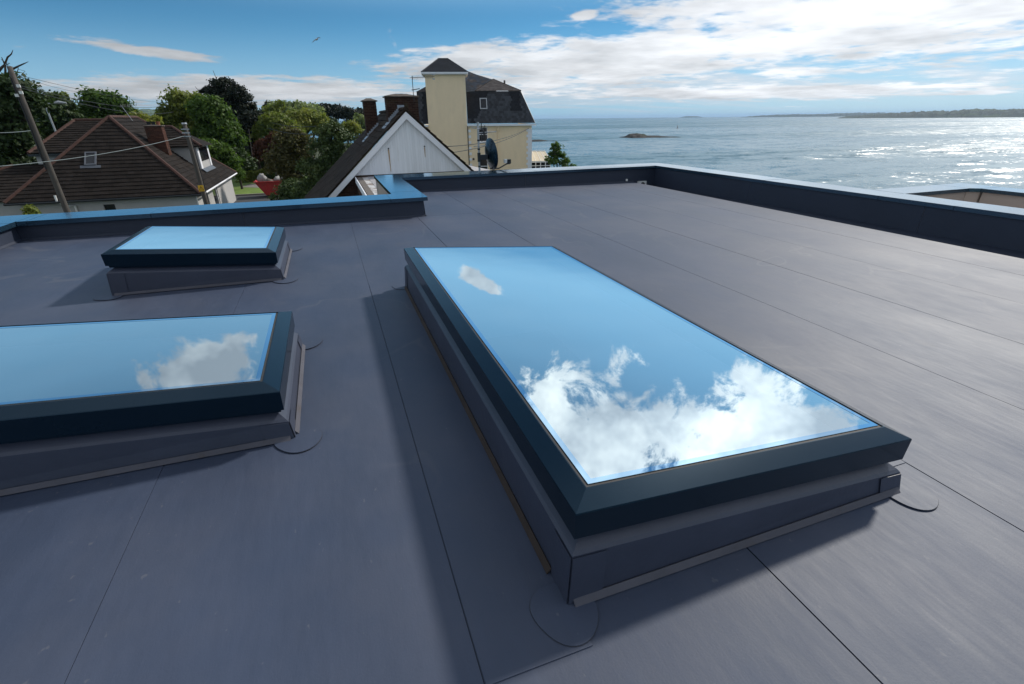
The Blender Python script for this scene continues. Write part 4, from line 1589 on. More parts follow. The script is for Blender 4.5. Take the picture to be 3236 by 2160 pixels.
b.tube([(-22.55, 58, GZ), (-22.60, 58, 0.4), (-22.63, 58, 2.45), (-22.45, 58, 2.72), (-21.9, 58, 2.80)], [0.11, 0.08, 0.06, 0.05, 0.045], 10)
b.build('column', 'galvanised', sl_t)
b = MB()
b.tube([(-21.95, 58, 2.80), (-21.6, 58, 2.84), (-21.05, 58, 2.78)], [0.06, 0.15, 0.07], 10)
b.build('lantern', 'galvanised', sl_t)


def wire(label, p, q, sag, r=0.014, m='cable', group=None):
    p, q = Vector(p), Vector(q)
    pts = [p + (q - p) * (k / 16) - Vector((0, 0, sag * 4 * (k / 16) * (1 - k / 16))) for k in range(17)]
    b = MB()
    b.tube(pts, r, 5, caps=False)
    o = b.build('overhead_wire', m, None, label=label, cat='wire', group='overhead wires')
    return o


wt = (-12.40, 29.9)
wire('uppermost thin wire from the tall pole towards the light green tree', (*wt, 3.16), at(524, 323, 66), 0.25, 0.010)
wire('thin wire from the tall pole sagging behind the round tree', (*wt, 3.12), at(300, 292, 70), 0.25, 0.009)
wire('heavy black cable from the tall pole to the light green tree, upper of the pair', (-12.35, 29.9, 2.70), at(515, 334, 64), 0.45, 0.016)
wire('heavy black cable from the tall pole to the light green tree, lower of the pair', (-12.35, 29.9, 2.62), at(548, 353, 60), 0.50, 0.016)
wire('pale green wire crossing low in front of the bungalow roof', at(-40, 528, 27), (-7.8, 35.8, 0.42), 0.22, 0.016, 'cable_grey')
wire('wire from the left edge to the tall pole at mid height', at(-30, 419, 40), at(112, 410, 44), 0.05, 0.018, 'cable_grey')
wire('topmost of the four thin wires left of the bungalow ridge', at(110, 383, 60), at(258, 367, 66), 0.1, 0.022, 'cable_grey')
wire('second of the four thin wires left of the bungalow ridge', at(100, 400, 60), at(258, 374, 66), 0.1, 0.022, 'cable_grey')
wire('lowest of the four thin wires left of the bungalow ridge', at(90, 410, 60), at(240, 384, 66), 0.1, 0.022, 'cable_grey')
wire('sagging cable crossing the dark trees in the middle, upper of the pair', at(860, 387, 50), at(1000, 398, 38), 0.15, 0.02)
wire('sagging cable crossing the dark trees in the middle, lower of the pair', at(850, 405, 50), at(990, 423, 38), 0.15, 0.02)
pq = lambda lx, ly, z: (12.54 + lx * math.cos(PH) + ly * math.sin(PH), 46.33 - lx * math.sin(PH) + ly * math.cos(PH), z)
wire('upper telephone wire crossing the cream tower to the right-hand quoins', pq(5.6, -0.25, 0.36), (5.0, 24.3, -0.02), 0.35, 0.018)
wire('lower telephone wire crossing the cream tower to the right-hand quoins', pq(5.6, -0.25, 0.33), (5.4, 24.2, -0.32), 0.30, 0.018)
tp = thing('clothes_pole', 'thin pale pole leaning among the dark bushes', 'pole', tuple(at(797, 473, 58)))
b = MB()
b.tube([at(797, 490, 58), at(786, 406, 58)], 0.035, 6)
b.build('shaft', 'wood_pole', tp)

# ================================================================== satellite dish on a mast at the far coping
MX, MY = 2.83, 9.70
sd = thing('satellite_dish', 'dark satellite dish on a galvanised mast behind the far coping', 'satellite dish', (MX, MY, -0.5))
b = MB()
b.tube([(MX, MY, -0.6), (MX, MY, 1.12)], 0.020, 10)
mast = b.build('mast', 'galvanised', sd)
b = MB()
for z in (0.30, 0.62, 0.78):
    b.tube([(MX, MY, z), (MX, MY, z + 0.03)], 0.026, 10)
b.build('mast_band', 'black_steel', mast)
# dish: shallow oval bowl facing right and a little away
b = MB()
C0 = Vector((MX + 0.225, MY + 0.02, 0.53))
fd = Vector((0.98, 0.14, 0.10)).normalized()
ud = Vector((0, 0, 1))
ud = (ud - fd * ud.dot(fd)).normalized()
wd_ = fd.cross(ud)
rings_ = []
for j in range(7):
    r_ = j / 6
    rings_.append([C0 + ud * (0.30 * r_ * math.cos(a)) + wd_ * (0.28 * r_ * math.sin(a)) + fd * (0.085 * r_ * r_ - 0.05) for a in np.linspace(0, 2 * math.pi, 33)[:-1]])
for j in range(6):
    for k in range(32):
        k2 = (k + 1) % 32
        b.poly([rings_[j][k], rings_[j][k2], rings_[j + 1][k2], rings_[j + 1][k]])
        th_ = fd * 0.008
        b.poly([rings_[j + 1][k] + th_, rings_[j + 1][k2] + th_, rings_[j][k2] + th_, rings_[j][k] + th_])
for k in range(32):
    k2 = (k + 1) % 32
    b.poly([rings_[6][k], rings_[6][k2], rings_[6][k2] + fd * 0.012, rings_[6][k] + fd * 0.012])
dsh = b.build('dish', 'dish_paint' if 'dish_paint' in MATS else 'frame_metal', sd, smooth=True)
b = MB()
b.box((MX - 0.02, MY - 0.04, 0.44), (MX + 0.17, MY + 0.03, 0.53))
b.tube([(MX, MY, 0.40), (MX, MY, 0.57)], 0.032, 10)
b.build('bracket', 'black_steel', sd)
b = MB()
lp = C0 + fd * 0.40 - ud * 0.22
b.tube([C0 - ud * 0.27 - fd * 0.02, C0 - ud * 0.29 + fd * 0.18, lp], 0.013, 8)
arm = b.build('feed_arm', 'black_steel', sd)
b = MB()
b.tube([lp - ud * 0.02, lp + ud * 0.03], 0.045, 10)
b.box(tuple(lp + Vector((-0.03, -0.03, -0.01))), tuple(lp + Vector((0.05, 0.03, 0.07))))
b.build('feed_horn', 'black_steel', arm)
b = MB()
b.box(tuple(lp + Vector((-0.09, -0.03, 0.0))), tuple(lp + Vector((-0.032, 0.03, 0.075))))
b.build('feed_cap', 'white_plastic', arm)
# little aerial on top of the same mast
b = MB()
b.tube([(MX - 0.02, MY - 0.03, 0.93), (MX + 0.36, MY - 0.03, 0.945)], 0.010, 6)
bm_ = b.build('aerial_boom', 'galvanised', sd)
b = MB()
for (x, h) in ((0.06, 0.16), (0.095, 0.10), (0.13, 0.12)):
    b.tube([(MX + x, MY - 0.03, 0.93 - h), (MX + x, MY - 0.03, 0.94 + h)], 0.008, 6)
b.tube([(MX + 0.06, MY - 0.03, 1.00), (MX + 0.13, MY - 0.03, 0.90)], 0.018, 6)
b.build('aerial_element', 'black_steel', bm_)
b = MB()
b.tube([(MX - 0.14, MY - 0.03, 1.02), (MX + 0.10, MY - 0.03, 0.99)], 0.007, 5)
b.tube([(MX - 0.11, MY - 0.03, 0.69), (MX + 0.14, MY - 0.03, 0.70)], 0.007, 5)
b.build('cross_bar', 'galvanised', mast)

# ================================================================== ground, shore, sea
HAZE = 0.00005


def coast(y):
    return np.interp(y, [-60, 0, 30, 46, 62, 90, 140, 185, 215, 240, 400, 900, 3000], [26, 24, 21, 20.5, 22, 19, 17, 14, 2, -14, -120, -520, -2600])


gx = np.concatenate([np.linspace(-900, -120, 27), np.linspace(-110, 40, 76)])
gy = np.concatenate([np.linspace(-60, 130, 64), np.linspace(135, 260, 26), np.linspace(280, 1000, 25)])
V, F = [], []
for j, y in enumerate(gy):
    for i, x in enumerate(gx):
        d = x - coast(y)
        t = min(max((d + 4) / 10.0, 0), 1)
        z = -6.0 - 5.5 * t * t * (3 - 2 * t)
        far = max(0, math.hypot(x, y) - 90)
        z += 0.35 * mnoise.noise(Vector((x * 0.03, y * 0.03, 0))) * min(1, far / 60) - 0.004 * min(far, 300) * (1 if y > 60 else 0) * 0.5
        V.append((x, y, z))
nx = len(gx)
for j in range(len(gy) - 1):
    for i in range(nx - 1):
        F.append((j * nx + i, j * nx + i + 1, (j + 1) * nx + i + 1, (j + 1) * nx + i))
b = MB()
b.v, b.f, b.mi = V, F, [0] * len(F)
b.build('ground', 'earth', None, smooth=True, kind='structure')
b = MB()
b.poly([(-3000, -3000, -10), (30000, -3000, -10), (30000, 30000, -10), (-3000, 30000, -10)])
b.build('sea', 'sea', None, kind='structure')
b = MB()
b.box((-30, 51.0, -6.2), (2, 58.6, -5.94))
b.build('road', 'asphalt', None, kind='structure')
b = MB()
b.box((-30, 58.7, -6.2), (-2, 59.0, -5.82))
b.build('kerb', 'gravel', None, kind='structure')
b = MB()
b.box((-26, 59.05, -6.2), (-3, 76, -5.86))
b.build('lawn', 'grass', None, kind='structure')
b = MB()
b.poly([(-10.2, 66.0, -5.852), (-6.6, 63.5, -5.852), (-5.8, 68.0, -5.852), (-9.4, 69.2, -5.852)])
b.build('path', 'gravel', None, kind='structure')


# distant land
def ridge_land(name, pts, m, seg=160, depth=400, rough=6.0, seed=1, trees=3.0):
    """strip of hilly land: pts are (azimuth deg, distance, top height above sea)"""
    az = np.linspace(pts[0][0], pts[-1][0], seg)
    D = np.interp(az, [p[0] for p in pts], [p[1] for p in pts])
    Hh = np.interp(az, [p[0] for p in pts], [p[2] for p in pts])
    b = MB()
    rows = []
    for r in range(7):
        row = []
        for i in range(seg):
            a = R(az[i])
            t = r / 6
            d = D[i] + depth * t
            h = Hh[i] * math.sin(math.pi / 2 * min(1, t * 1.25)) ** 0.7
            if r:
                h += rough * mnoise.noise(Vector((i * 0.23, r * 1.7, seed))) * min(1, Hh[i] / 12)
                h += trees * abs(mnoise.noise(Vector((i * 1.9, r * 3.1, seed + 4)))) * min(1, Hh[i] / 8)
            row.append((d * math.sin(a), d * math.cos(a), -10.4 + (h if r else 0)))
        rows.append(row)
    for p, q in zip(rows[:-1], rows[1:]):
        for i in range(seg - 1):
            b.poly([p[i], p[i + 1], q[i + 1], q[i]])
    return b.build(name, m, None, kind='structure')


ridge_land('far_shore', [(51.8, 2500, 1), (53, 2480, 8), (55, 2450, 13), (57.5, 2400, 20), (59.5, 2380, 22), (61.2, 2350, 27), (63, 2350, 24), (66, 2330, 26), (75, 2300, 30), (95, 2300, 34)], 'far_wood', 420, 500, 5, 1, 7.0)
ridge_land('far_headland', [(43.5, 6500, 1), (45.5, 6500, 16), (48, 6300, 26), (50, 6200, 22), (52, 6100, 30), (56, 6000, 30)], 'far_wood', 200, 900, 8, 5, 8.0)
ridge_land('far_isle', [(37.6, 9000, 1), (38.4, 9000, 22), (39.4, 9000, 18), (40.1, 9000, 1)], 'far_wood', 40, 300, 4, 9, 2.0)
ridge_land('distant_hills', [(-40, 2600, 60), (-30, 2600, 75), (-22, 2600, 78), (-18, 2600, 88), (-15, 2600, 70), (-12.5, 2600, 66), (-10, 2600, 48), (-7, 2700, 30), (-4, 2800, 12)], 'far_field', 260, 900, 10, 12, 5.0)

# islet and the rocky spit
def rocks(name, label, path, seed, green=None):
    t = thing(name, label, 'islet' if green else 'rocks', (path[0][0], path[0][1], -10))
    b = MB()
    n = len(path)
    cols = 14
    rows = []
    for i, (x, y, w, h) in enumerate(path):
        row = []
        dirx, diry = y, -x
        l = math.hypot(x, y)
        ux, uy = x / l, y / l
        for k in range(cols):
            s = (k / (cols - 1) - 0.5) * 2
            hh = h * max(0, 1 - abs(s) ** 3.0)
            hh += (0.35 * h + 0.25) * mnoise.noise(Vector((i * 0.7 + seed, k * 0.9, 2.0)))
            row.append((x + ux * s * w, y + uy * s * w, -10.25 + max(hh, 0)))
        rows.append(row)
    for p, q in zip(rows[:-1], rows[1:]):
        for k in range(cols - 1):
            b.poly([p[k], p[k + 1], q[k + 1], q[k]], 0)
    if green:
        mi = []
        for f in b.f:
            zz = sum(b.v[i][2] for i in f) / len(f)
            mi.append(1 if zz > green else 0)
        b.mi = mi
    b.build('rock_mass', ['rock', 'islet_turf'] if green else 'rock', t)
    return t


def polar(az, d):
    return d * math.sin(R(az)), d * math.cos(R(az))


Dn = 330
rocks('rocky_islet', 'low rocky islet with a turf cap lying in the bay', [(*polar(a, Dn), w, h) for a, w, h in
      [(31.6, 3, 0.1), (31.9, 5, 0.55), (32.3, 7, 0.7), (32.55, 10, 1.4), (32.8, 12, 2.0), (33.1, 13, 2.15), (33.5, 13, 2.2), (33.9, 13, 2.15), (34.25, 11, 1.75), (34.6, 9, 1.25), (35.0, 8, 1.15),
       (35.4, 7, 1.0), (35.8, 7, 0.95), (36.2, 6, 0.75), (36.6, 5, 0.7), (37.0, 5, 0.55), (37.4, 4, 0.6), (37.8, 3, 0.45), (38.2, 3, 0.1)]], 3, green=-8.75)
rocks('rocky_spit', 'dark rocky spit running out to sea beside the cream house', [(*polar(a, 280), w, h) for a, w, h in
      [(19.0, 9, 1.0), (20.5, 9, 0.9), (22, 8, 0.85), (23, 7, 0.9), (23.6, 5, 0.55), (24.0, 3, 0.30), (24.6, 3, 0.38), (25.2, 2, 0.25), (26.0, 2, 0.3), (26.8, 1.5, 0.1)]], 8)
b = MB()
q0 = np.array([*polar(22.4, 75), 0])
for k in range(26):
    a = 21.4 + k * 0.085
    x, y = polar(a, 74 + 1.5 * math.sin(k))
    b.box((x - 0.3, y - 0.6, -10.5), (x + 0.3, y + 0.6, -4.6 - 0.075 * k + 0.25 * math.sin(k * 1.9)))
b.build('shore_bank', 'cap_mortar', None, label='brown stone bank by the water behind the conservatory roof', cat='bank')

# small craft and marks far out
def dinghy(label, az, d, h):
    x, y = polar(az, d)
    t = thing('sailing_dinghy', label, 'boat', (x, y, -10), group='small craft on the bay')
    b = MB()
    b.prism([(x - 0.4 * h, y, -9.9), (x + 0.35 * h, y, -9.9), (x + 0.5 * h, y, -9.7), (x - 0.45 * h, y, -9.7)], (0, 0.6, 0))
    b.build('hull', 'sail_brown', t)
    b = MB()
    b.prism([(x - 0.05 * h, y + 0.2, -9.6), (x + 0.22 * h, y + 0.2, -9.55), (x - 0.05 * h, y + 0.2, -9.7 + h)], (0, 0.05, 0))
    b.build('sail', 'sail_brown', t)


for (lb, a_, d_, h_) in (('leftmost of three tiny brown sails beyond the far coping', 29.5, 100, 0.75), ('middle one of three tiny brown sails beyond the far coping', 29.75, 102, 0.95),
                         ('rightmost of three tiny brown sails beyond the far coping', 30.15, 106, 1.0), ('lone dark sail far out beyond the islet', 37.6, 580, 3.6)):
    dinghy(lb, a_, d_, h_)

# ================================================================== red skip
SX = 0.85
sk = thing('rubbish_skip', 'red rubbish skip parked on the road among the bushes', 'skip', (-5.5, 57.0, -5.94))
b = MB()
prof_ = [(-7.30, -4.45), (-6.45, -5.75), (-4.4, -5.75), (-3.6, -4.45)]
o_ = [(x, 56.2, z) for x, z in prof_]
i_ = [(x, 57.9, z) for x, z in prof_]
b.prism(o_, (0, 0.06, 0))
b.prism(i_, (0, 0.06, 0))
for k in range(3):
    p, q = prof_[k], prof_[k + 1]
    b.poly([(p[0], 56.26, p[1]), (q[0], 56.26, q[1]), (q[0], 57.9, q[1]), (p[0], 57.9, p[1])])
    b.poly([(p[0] + 0.03, 56.26, p[1] + 0.03), (q[0] + 0.03, 56.26, q[1] + 0.03), (q[0] + 0.03, 57.9, q[1] + 0.03), (p[0] + 0.03, 57.9, p[1] + 0.03)][::-1])
b.build('body', 'skip_red', sk)
b = MB()
b.tube([(-7.35, 56.16, -4.43), (-3.55, 56.16, -4.43)], 0.06, 6)
b.tube([(-7.35, 57.98, -4.43), (-3.55, 57.98, -4.43)], 0.06, 6)
b.tube([(-7.35, 56.16, -4.43), (-7.35, 57.98, -4.43)], 0.06, 6)
b.build('rim', 'skip_red', sk)
for k in range(3):
    b = MB()
    x = -6.4 + k * 0.8
    b.box((x, 56.14, -5.70), (x + 0.10, 56.198, -4.50))
    b.build('rib', 'skip_red', sk)
for k in range(2):
    b = MB()
    b.box((-6.3 + k * 1.6, 56.3, -5.94), (-6.1 + k * 1.6, 57.8, -5.752))
    b.build('runner', 'black_steel', sk)


def lump(b, c, r, seed, fl=1.0):
    vs, fs = [], []
    n1, n2 = 8, 12
    for i in range(n1 + 1):
        th = math.pi * i / n1
        for k in range(n2):
            a = 2 * math.pi * k / n2
            v = Vector((math.sin(th) * math.cos(a), math.sin(th) * math.sin(a), math.cos(th)))
            s = (1 + 0.55 * mnoise.noise(v * 2.1 + Vector((seed, 0, 0)))) * (1.0 - 0.35 * max(0, v.z) * math.hypot(v.x, v.y))
            vs.append((c[0] + v.x * r[0] * s, c[1] + v.y * r[1] * s, c[2] + v.z * r[2] * s))
    for i in range(n1):
        for k in range(n2):
            k2 = (k + 1) % n2
            fs.append((i * n2 + k, i * n2 + k2, (i + 1) * n2 + k2, (i + 1) * n2 + k))
    b.mesh(vs, fs)


for (lb, c, r_, mm, nm) in (('tall pale sack heaped at the left end of the red skip', (-6.55, 57.0, -4.15), (0.45, 0.45, 0.55), 'sack', 'rubble_sack'),
                            ('brown sack lying low in the middle of the red skip', (-6.05, 56.7, -4.45), (0.6, 0.4, 0.35), 'felt_brown', 'rubble_sack'),
                            ('pale sack at the right end of the red skip', (-5.2, 57.0, -4.3), (0.4, 0.4, 0.32), 'sack', 'rubble_sack')):
    b = MB()
    lump(b, c, r_, c[0])
    b.build(nm, mm, None, label=lb, cat='sack', group='sacks heaped in the skip', smooth=True)
b = MB()
for k in range(14):
    x, y = random.uniform(-5.1, -4.1), random.uniform(56.4, 57.6)
    lump(b, (x, y, -4.45 + random.uniform(0, 0.3)), (0.18, 0.15, 0.12), k)
b.build('rubble', 'rubble', None, label='loose pale rubble in the right half of the red skip', cat='rubble', kind='stuff')

# ================================================================== gull
gp = Vector(at(1000, 124, 62))
gl = thing('gull', 'gull gliding with raised wings in the blue sky', 'bird', tuple(gp))
b = MB()
fwd = Vector((-0.75, 0.6, -0.1)).normalized()
b.tube([gp - fwd * 0.26, gp - fwd * 0.12, gp, gp + fwd * 0.14, gp + fwd * 0.22], [0.015, 0.06, 0.085, 0.06, 0.02], 8)
b.build('body', 'gull_white', gl, smooth=True)
sd_ = fwd.cross(Vector((0, 0, 1))).normalized()
for s, up1, up2 in ((1, 0.22, 0.20), (-1, -0.12, -0.36)):
    b = MB()
    a0, a1, a2 = gp + sd_ * s * 0.05, gp + sd_ * s * 0.34 + Vector((0, 0, up1)), gp + sd_ * s * 0.72 + Vector((0, 0, up2))
    for p, q, w0, w1 in ((a0, a1, 0.11, 0.09), (a1, a2, 0.09, 0.02)):
        b.prism([p + fwd * w0, q + fwd * w1, q - fwd * w1, p - fwd * w0], (0, 0, 0.015))
    b.build('wing', 'gull', gl)


# ================================================================== trees and shrubs
def leafmesh(pts, nrm, size, asp=0.62):
    n = len(pts)
    t = rng.normal(size=(n, 3))
    nn = nrm + rng.normal(size=(n, 3)) * 0.75
    nn /= np.linalg.norm(nn, axis=1)[:, None]
    u = np.cross(nn, t)
    u /= np.linalg.norm(u, axis=1)[:, None] + 1e-9
    w = np.cross(nn, u)
    s = size * rng.uniform(0.6, 1.35, n)[:, None]
    V = np.empty((n, 4, 3))
    V[:, 0] = pts - u * s * 0.5
    V[:, 1] = pts + w * s * asp * 0.5 + nn * s * 0.08
    V[:, 2] = pts + u * s * 0.5
    V[:, 3] = pts - w * s * asp * 0.5 + nn * s * 0.08
    return V.reshape(-1, 3)


def crown(name, parent, lobes, n, size, m, clump=0.5, nclump=None, hollow=0.55, flat=1.0):
    lob = np.array(lobes, float)
    areas = (lob[:, 3] * lob[:, 4] + lob[:, 3] * lob[:, 5] + lob[:, 4] * lob[:, 5])
    pr = areas / areas.sum()
    nc = nclump or max(30, n // 38)
    k = rng.choice(len(lob), nc, p=pr)
    d = rng.normal(size=(nc, 3))
    d /= np.linalg.norm(d, axis=1)[:, None]
    d[:, 2] = np.where(d[:, 2] < -0.5, -d[:, 2], d[:, 2])
    rr = rng.uniform(hollow, 1.0, nc) ** 0.6 * np.where(rng.random(nc) < 0.22, rng.uniform(1.0, 1.22, nc), 1.0)
    cc = lob[k, :3] + d * lob[k, 3:6] * rr[:, None]
    idx = rng.integers(0, nc, n)
    csz = clump * rng.uniform(0.5, 1.3, nc)
    g = rng.normal(size=(n, 3))
    g /= np.linalg.norm(g, axis=1)[:, None]
    rad = rng.uniform(0, 1, n) ** 0.45
    P = cc[idx] + g * (rad * csz[idx])[:, None] * np.array([1, 1, 0.75 * flat])
    N = g * 0.6 + d[idx] * 0.5 + np.array([0, 0, 0.35])
    V = leafmesh(P, N, size)
    off = np.array(OFF[parent.name])
    me = bpy.data.meshes.new(name)
    me.vertices.add(len(V))
    me.vertices.foreach_set('co', (V - off).astype(np.float32).ravel())
    nf = len(V) // 4
    me.loops.add(nf * 4)
    me.loops.foreach_set('vertex_index', np.arange(nf * 4, dtype=np.int32))
    me.polygons.add(nf)
    me.polygons.foreach_set('loop_start', np.arange(0, nf * 4, 4, dtype=np.int32))
    me.update(calc_edges=True)
    me.materials.append(MATS[m])
    o = bpy.data.objects.new(name, me)
    COL.objects.link(o)
    o.parent = parent
    OFF[o.name] = OFF[parent.name]
    return o


def limbs(parent, base, lobes, r, m='bark', splits=7, name='trunk', seedk=0):
    b = MB()
    base = Vector(base)
    lob = [Vector(l[:3]) for l in lobes]
    top = sum(lob, Vector()) / len(lob)
    fork = base + (top - base) * 0.45
    b.tube([base, base + (fork - base) * 0.5 + Vector((0.1 * r, 0, 0)), fork], [r * 1.25, r, r * 0.8], 8)
    for l in lob:
        mid = fork + (l - fork) * 0.5 + Vector((random.uniform(-1, 1), random.uniform(-1, 1), random.uniform(0, 1))) * r * 1.5
        b.tube([fork, mid, l], [r * 0.65, r * 0.42, r * 0.18], 6)
        for k in range(splits):
            d = Vector((random.gauss(0, 1), random.gauss(0, 1), random.gauss(0.3, 0.7))).normalized()
            e = l + d * random.uniform(0.5, 1.0) * (l - fork).length * 0.24
            b.tube([mid + (l - mid) * random.uniform(0.2, 0.9), (mid + e) / 2 + Vector((0, 0, 0.1)), e], [r * 0.22, r * 0.13, r * 0.05], 5)
    b.build(name, m, parent)


def lobe(px, py, Y, rx, ry, dy=None):
    c = at(px, py, Y)
    ax = abs(at(px + rx, py, Y)[0] - at(px - rx, py, Y)[0]) / 2
    az_ = abs(at(px, py + ry, Y)[2] - at(px, py - ry, Y)[2]) / 2
    return (*c, ax, dy if dy else ax * 0.8, az_)


def tree(name, label, cat, lobes, n, size, m, trunk=0.25, clump=0.9, group=None, bark='bark', base=None, hollow=0.55, splits=6, flat=1.0, m2=None):
    c = np.mean([l[:3] for l in lobes], axis=0)
    bs = base if base is not None else (c[0], c[1], -6.05)
    t = thing(name, label, cat, tuple(bs), group=group)
    crown('crown', t, lobes, n, size, m, clump, hollow=hollow, flat=flat)
    if m2:
        crown('blossom', t, lobes, n // 10, size * 0.7, m2, clump * 0.6, hollow=0.85)
    if trunk:
        limbs(t, bs, lobes, trunk, bark, splits)
    return t


GT = 'trees behind the bungalow'
# big dark tree at the left edge with dead boughs above it
Y = 47
t = tree('broadleaf_tree', 'large dark tree at the left edge with dead boughs above its crown', 'tree',
         [lobe(20, 330, Y, 70, 60), lobe(60, 300, Y, 55, 45), lobe(-30, 450, Y, 110, 90), lobe(40, 520, Y, 80, 80), lobe(-20, 620, Y, 110, 90), lobe(100, 330, Y, 35, 28), lobe(30, 420, Y, 75, 70)],
         15000, 0.34, 'leaf_deep', 0.45, 1.0, base=(at(0, 500, Y)[0] - 1.0, Y, -6.05))
b = MB()
bp = lambda *q: [at(x, y, Y) for x, y in q]
b.tube(bp((-10, 290), (10, 275), (18, 240), (16, 205), (5, 180)), [0.10, 0.09, 0.07, 0.055, 0.02], 6)
b.tube(bp((16, 200), (24, 180), (36, 170), (41, 157)), [0.055, 0.05, 0.035, 0.012], 6)
b.tube(bp((8, 275), (30, 225), (50, 212), (72, 202), (90, 194)), [0.08, 0.07, 0.055, 0.04, 0.012], 6)
b.tube(bp((-10, 232), (4, 214), (14, 204)), [0.09, 0.08, 0.05], 6)
b.tube(bp((0, 308), (40, 300), (80, 296)), [0.12, 0.09, 0.03], 6)
b.tube(bp((12, 240), (-10, 250), (-30, 225)), [0.06, 0.05, 0.02], 5)
for k in range(16):
    x, y = random.uniform(-10, 70), random.uniform(205, 290)
    b.tube(bp((x, y), (x + random.uniform(-12, 12), y - random.uniform(3, 14)), (x + random.uniform(-20, 22), y - random.uniform(8, 22))), [0.03, 0.022, 0.01], 4)
b.build('dead_bough', 'bark', t)
tree('broadleaf_tree', 'loose feathery tree behind the street lamp', 'tree', [lobe(150, 370, 62, 60, 60), lobe(190, 350, 62, 45, 45), lobe(120, 420, 62, 60, 60), lobe(215, 400, 62, 50, 50)], 7000, 0.36, 'leaf_deep', 0.25, 0.9, GT)
tree('young_tree', 'spiky young tree top rising over the street lamp', 'tree', [lobe(165, 315, 64, 20, 14), lobe(205, 312, 64, 14, 16), lobe(185, 335, 64, 35, 18)], 900, 0.32, 'leaf_sycamore', 0.12, 0.5, GT)
tree('broadleaf_tree', 'rounded bright green tree above the bungalow ridge', 'tree', [lobe(330, 340, 66, 65, 48), lobe(300, 330, 66, 40, 40), lobe(375, 345, 66, 50, 42), lobe(290, 375, 66, 45, 38), lobe(405, 375, 66, 40, 35), lobe(335, 400, 66, 90, 40)], 9000, 0.34, 'leaf_green', 0.3, 0.8, GT)
tree('shrub', 'pale low bush between the bungalow chimney and the rounded tree', 'shrub', [lobe(470, 385, 62, 40, 20), lobe(440, 380, 62, 25, 22)], 1800, 0.3, 'leaf_lime', 0.1, 0.5)
tree('sycamore_tree', 'yellow-green sycamore right of the bungalow chimney', 'tree', [lobe(560, 330, 70, 45, 40), lobe(600, 350, 70, 60, 50), lobe(545, 390, 70, 50, 50), lobe(610, 410, 70, 70, 55), lobe(650, 380, 70, 50, 45), lobe(570, 440, 70, 60, 45), lobe(620, 320, 70, 25, 20)], 11000, 0.36, 'leaf_sycamore', 0.35, 0.85, GT)
tree('chestnut_tree', 'dense domed deep green tree left of the pine', 'tree', [lobe(665, 350, 66, 50, 40), lobe(690, 395, 66, 60, 55), lobe(720, 440, 66, 45, 50), lobe(675, 450, 66, 60, 50), lobe(735, 490, 66, 35, 40), lobe(640, 345, 66, 40, 30), lobe(630, 480, 66, 60, 40)], 13000, 0.36, 'leaf_green', 0.35, 0.8, GT, hollow=0.75)
Y = 84
tree('pine_tree', 'tall dark pine with flat layered top against the sky', 'tree',
     [lobe(700, 262, Y, 35, 16), lobe(720, 275, Y, 40, 16), lobe(668, 288, Y, 32, 14), lobe(690, 300, Y, 45, 16), lobe(745, 290, Y, 38, 18), lobe(765, 310, Y, 36, 16), lobe(650, 290, Y, 16, 8), lobe(730, 320, Y, 55, 24),
      lobe(760, 350, Y, 55, 30), lobe(720, 350, Y, 40, 25), lobe(790, 340, Y, 25, 16), lobe(780, 390, Y, 55, 35)], 12000, 0.36, 'leaf_pine', 0.5, 0.75, hollow=0.4, splits=4, flat=0.7)
tree('pine_tree', 'broad dark evergreen filling the gap below the tall pine', 'tree', [lobe(800, 390, 76, 50, 40), lobe(770, 430, 76, 60, 45), lobe(820, 430, 76, 50, 45), lobe(790, 480, 76, 70, 40)], 8000, 0.36, 'leaf_pine', 0.4, 0.8)
# tree belt between the bungalow and the gabled house
GB = 'trees and bushes between the two houses'
tree('broadleaf_tree', 'pale feathery willow at the crest of the tree belt', 'tree', [lobe(880, 345, 110, 35, 16), lobe(930, 345, 110, 45, 18), lobe(975, 352, 110, 35, 16)], 5000, 0.5, 'leaf_pale', 0.3, 1.2, GB)
tree('broadleaf_tree', 'yellow-green rounded tree in the middle of the tree belt', 'tree', [lobe(930, 375, 90, 35, 22), lobe(970, 370, 90, 40, 22), lobe(1010, 385, 90, 35, 22), lobe(950, 400, 90, 60, 25)], 6500, 0.42, 'leaf_lime', 0.3, 0.9, GB)
tree('broadleaf_tree', 'ragged sapling poking above the tree belt right of the pine', 'tree', [lobe(884, 330, 98, 10, 12), lobe(880, 345, 98, 16, 12), lobe(860, 350, 98, 30, 16)], 900, 0.4, 'leaf_sycamore', 0.15, 0.6, GB)
tree('broadleaf_tree', 'olive-green tree right below the broad evergreen', 'tree', [lobe(870, 400, 74, 50, 38), lobe(900, 420, 74, 50, 35), lobe(850, 440, 74, 45, 40), lobe(920, 450, 74, 55, 40)], 8000, 0.38, 'leaf_sycamore', 0.3, 0.85, GB)
tree('copper_tree', 'dark copper-leaved tree low in the tree belt', 'tree', [lobe(850, 465, 70, 38, 22), lobe(880, 445, 70, 30, 22), lobe(840, 490, 70, 40, 25)], 3500, 0.34, 'leaf_copper', 0.2, 0.7, GB)
tree('broadleaf_tree', 'brownish olive tree left of the clipped evergreen', 'tree', [lobe(910, 450, 52, 45, 35), lobe(950, 470, 52, 50, 45), lobe(900, 520, 52, 55, 50), lobe(950, 560, 52, 60, 60), lobe(930, 430, 52, 35, 25)], 11000, 0.26, 'leaf_olive', 0.2, 0.6, GB)
